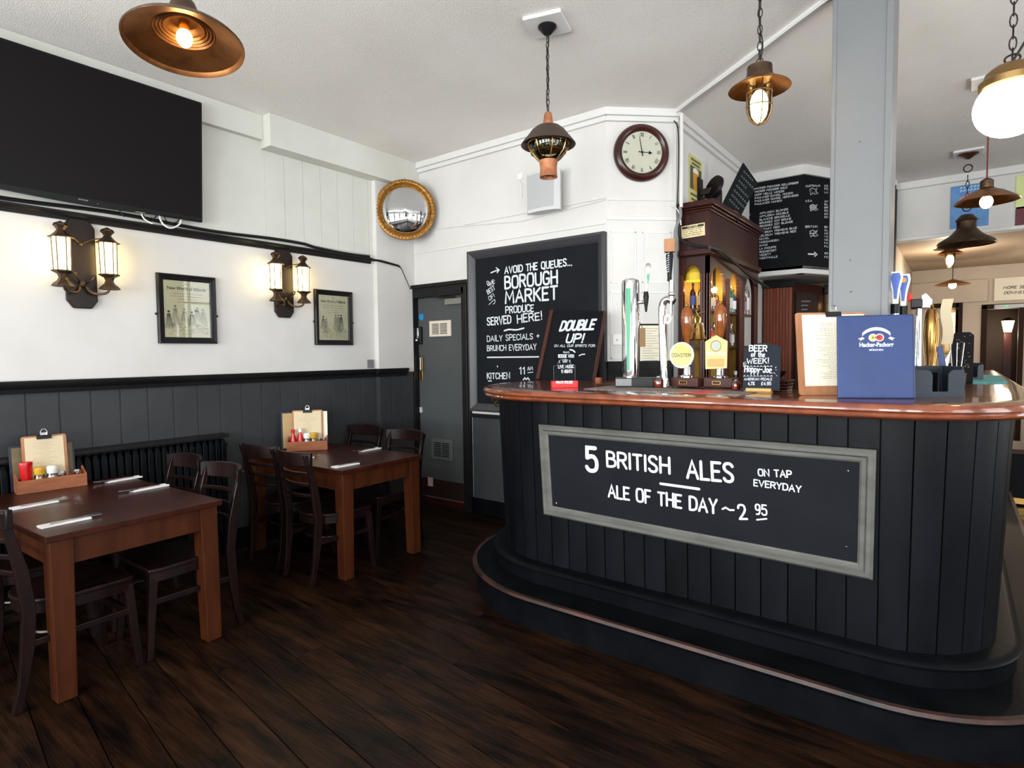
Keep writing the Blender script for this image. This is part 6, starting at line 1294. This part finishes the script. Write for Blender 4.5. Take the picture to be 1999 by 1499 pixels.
# caged bulkhead pendant maker
def caged(c, s, lab, lit=True, plate=True, nch=None):
    t = thing('caged_pendant', lab, 'lamp', c); h = (CEIL if c.y < 8.3 else SRC) - c.z
    MB().lathe([(.032 * s, .2 * s), (.06 * s, .19 * s), (.062 * s, .15 * s), (.068 * s, .14 * s), (.07 * s, .12 * s), (.0, .12 * s)], 24).build('brass_cap', BRONZE, t)
    MB().lathe([(.07 * s, .125 * s), (.09 * s, .12 * s), (.145 * s, .085 * s), (.15 * s, .078 * s), (.143 * s, .08 * s), (.09 * s, .108 * s), (.06 * s, .11 * s)], 36).build('shade', COPPER, t, smooth=40)
    gp = [(.058 * s, .115 * s), (.058 * s, -.0 * s), (.054 * s, -.04 * s), (.04 * s, -.075 * s), (.018 * s, -.095 * s), (0, -.1 * s)]
    MB().lathe(gp, 24).build('glass', thin_glass('lamp_glass', (252, 246, 232), .03, .1), t, smooth=60)
    cg = MB()
    for k in range(4): a_ = 2 * math.pi * k / 4 + .5; cg.tube([((r_ + .004) * math.cos(a_), (r_ + .004) * math.sin(a_), z) for r_, z in gp], .003, 5)
    for z in (.06 * s, -.01 * s): cg.tube([(.062 * s * math.cos(q), .062 * s * math.sin(q), z) for q in [2 * math.pi * k / 24 for k in range(24)]], .0028, 5, closed=True)
    cg.build('cage', BRONZE, t, kind='stuff')
    MB().ball((0, 0, .0), .044 * s, 14, (1, 1, 1.7)).build('bulb', BULB, t); MB().cyl((0, 0, .06 * s), .018 * s, .06 * s, 12).build('bulb_holder', BRASS, t)
    m = MB().tube([(.016 * s * math.cos(q), 0, .215 * s + .016 * s * math.sin(q)) for q in [2 * math.pi * k / 14 for k in range(14)]], .003, 5, closed=True); chain(m, .225 * s, h - .05, .011, .05, .0028); m.build('chain', DARKMET, t); flex(t, [(0, 0, .2 * s), (.02, 0, .3), (-.01, .01, h * .6), (0, 0, h - .04)], .0035)
    MB().lathe([(0, h - .06), (.04, h - .03), (.045, h), (0, h)], 16).build('ceiling_cup', DARKMET, t); return t
c = ORG + ray(1482.5, 205) * 3.0; caged(c, 1.0, 'lit caged glass pendant with copper shade hanging between clock and grey post')
# 4 opal globe, right edge
c = ORG + ray(1974, 208) * 2.85; L4 = thing('globe_pendant', 'big glowing white globe pendant with brass cap at the picture edge', 'lamp', c); h = CEIL - c.z
MB().ball((0, 0, 0), .15, 32, (1, 1, .95)).build('opal_globe', glow('opal', (255, 244, 226), 12), L4); MB().lathe([(.118, .088), (.128, .095), (.13, .125), (.112, .14), (.105, .165), (.075, .19), (.05, .198), (0, .2)], 36).build('brass_cap', mat('cap_brass', (150, 118, 76), .35, .9), L4, smooth=40)
m = MB().tube([(.03 * math.cos(q), 0, .225 + .02 * math.sin(q)) for q in [2 * math.pi * k / 14 for k in range(14)]], .005, 6, closed=True); chain(m, .21, h - .05, .014, .066, .0035); m.build('chain', DARKMET, L4); flex(L4, [(0, 0, .21), (.05, 0, .3), (.09, 0, .38), (.06, 0, .46), (0, 0, .56), (0, 0, h - .03)], .006); MB().lathe([(0, h - .06), (.05, h - .02), (.05, h), (0, h)], 16).build('ceiling_cup', DARKMET, L4)
# 5 flat copper pendant
c = ony(1926, 392, 5.53); L5 = thing('flat_pendant', 'flat copper saucer pendant with bare glowing bulb on a red cord', 'lamp', c); f5 = .82; h = CEIL - c.z
MB().lathe([(.03, .10), (.04, .085), (.10, .06), (.188, .0), (.194, -.008), (.186, -.003), (.10, .048), (0, .06)], 40).build('shade', COPPER, L5, smooth=50); MB().lathe([(.012, .16), (.03, .15), (.04, .14), (.04, .09), (.05, .085), (0, .085)], 16).build('neck', BRONZE, L5); MB().ball((0, 0, -.01), .04, 14, (1, 1, 1.2)).build('bulb', BULB, L5); MB().tube([(0, 0, .155), (0, 0, h - .05)], .006, 6).build('cord', mat('red_cord', (110, 50, 46), .7), L5); ceiling_plate(L5, h, .11, .05)
# 6 bell-shaped bronze pendant
c = ony(1886, 478, 7.4); L6 = thing('bell_pendant', 'wide bronze bell-shaped pendant hanging under the blue poster', 'lamp', c); h = CEIL - c.z
MB().lathe([(.0, .30), (.05, .29), (.085, .25), (.095, .235), (.08, .225), (.08, .16), (.095, .14), (.14, .09), (.225, .035), (.245, 0), (.235, .004), (.13, .075), (0, .11)], 44).build('shade', BRONZE, L6, smooth=40); MB().lathe([(.232, .001), (.236, .006), (.13, .078), (.08, .095)], 44).build('copper_lining', COPPER, L6, smooth=50)
m = MB().tube([(.035 * math.cos(q), 0, .36 + .035 * math.sin(q)) for q in [2 * math.pi * k / 14 for k in range(14)]], .006, 6, closed=True).tube([(.035 * math.cos(q), 0, h - .16 + .035 * math.sin(q)) for q in [2 * math.pi * k / 14 for k in range(14)]], .006, 6, closed=True); chain(m, .38, h - .18, .014, .07, .004); m.build('chain', DARKMET, L6); ceiling_plate(L6, h, .12, .085, mat('cup_bronze', (110, 84, 64), .3, .8)); MB().ball((0, 0, .08), .035, 12).build('bulb', glow('soft_bulb', (255, 214, 150), 12), L6)
# far room lamps
c = ony(1855, 508, 9.3); caged(c, .95, 'small lit caged pendant with dark shade in the far room')
c = ony(1860, 556, 9.9); L8 = thing('flat_pendant', 'small copper saucer pendant with bright bulb in the far room', 'lamp', c); h = SRC - c.z
MB().lathe([(.02, .07), (.1, .04), (.2, 0), (.195, -.004), (.1, .03), (0, .045)], 30).build('shade', COPPER, L8, smooth=50); MB().ball((0, 0, -.01), .045, 12).build('bulb', BULB, L8); MB().tube([(0, 0, .06), (0, 0, h)], .006, 6).build('cord', DARKMET, L8); MB().lathe([(0, h - .03), (.05, h), (0, h)], 12).build('ceiling_cup', DARKMET, L8)
# pictures and lamp in the far room
t = thing('framed_picture', 'framed picture with painted gold reflection on the far wall beyond the bar taps', 'picture', (0, 0, 0)); a, b = ony(1838, 690, FY - .03), ony(1872, 605, FY - .03)
MB().box((a.x, FY - .03, a.z), (b.x, FY - .001, b.z)).build('frame', GOLD, t, smooth=0, bevel=.005); MB().box((a.x + .04, FY - .032, a.z + .04), (b.x - .04, FY - .03, b.z - .04)).build('picture', mat('picture_reflection_tint', (206, 164, 92), .25, c2=(236, 206, 140), scale=5, coat=.8), t, smooth=0)  # bright gold tones paint a glowing reflection onto the picture
for k, (y, lb) in enumerate(((9.0, 'dark framed picture on the passage side wall, nearer the grey post'), (10.0, 'dark framed picture on the passage side wall, deeper in the far room'))):
    t = thing('framed_picture', lb, 'picture', (SRX, y, 1.75)); MB().box((0, 0, 0), (.02, .55, .7)).build('frame', mat('frame_oak', (110, 76, 44), .5), t, smooth=0, bevel=.006); MB().box((.02, .05, .05), (.022, .5, .65)).build('picture', mat('picture_dim', (96, 100, 92), .3), t, smooth=0)
c = ony(1968, 636, 12.9); lt = thing('lantern_post', 'lit lantern on a dark post in the corridor behind the far doorway', 'lamp', (c.x, c.y, 0)); z = c.z
MB().box((-.05, -.05, 0), (.05, .05, z - .12)).build('post', MAHOG, lt, smooth=0); MB().lathe([(.05, z - .11), (.085, z + .08)], 6).build('glass', glow('corridor_glow', (255, 232, 180), 9), lt, smooth=0); MB().lathe([(.05, z - .12), (.06, z - .11), (0, z - .11)], 6).lathe([(.095, z + .08), (.03, z + .13), (0, z + .14)], 6).build('cap', DARKMET, lt, smooth=0)

def lamp_and_fill_light(loc, e, r=.05):
    l = bpy.data.lights.new('lamp_and_fill_light', 'POINT'); l.energy = e; l.color = (1, .84, .66); l.shadow_soft_size = r
    o = bpy.data.objects.new('lamp_and_fill_light', l); COL.objects.link(o); o.location = loc
for c_, e_ in ((ony(1855, 505, 9.3) + Vector((0, 0, -.2)), 24), (ony(1860, 556, 9.9) + Vector((0, 0, -.13)), 24), (Vector((1.4, 10.2, 2.3)), 34), (c_cor := Vector((ony(1968, 636, 12.9).x - .1, 12.7, 1.75)), 12)): lamp_and_fill_light(c_, e_)  # the light without a lamp body is added to brighten the far room
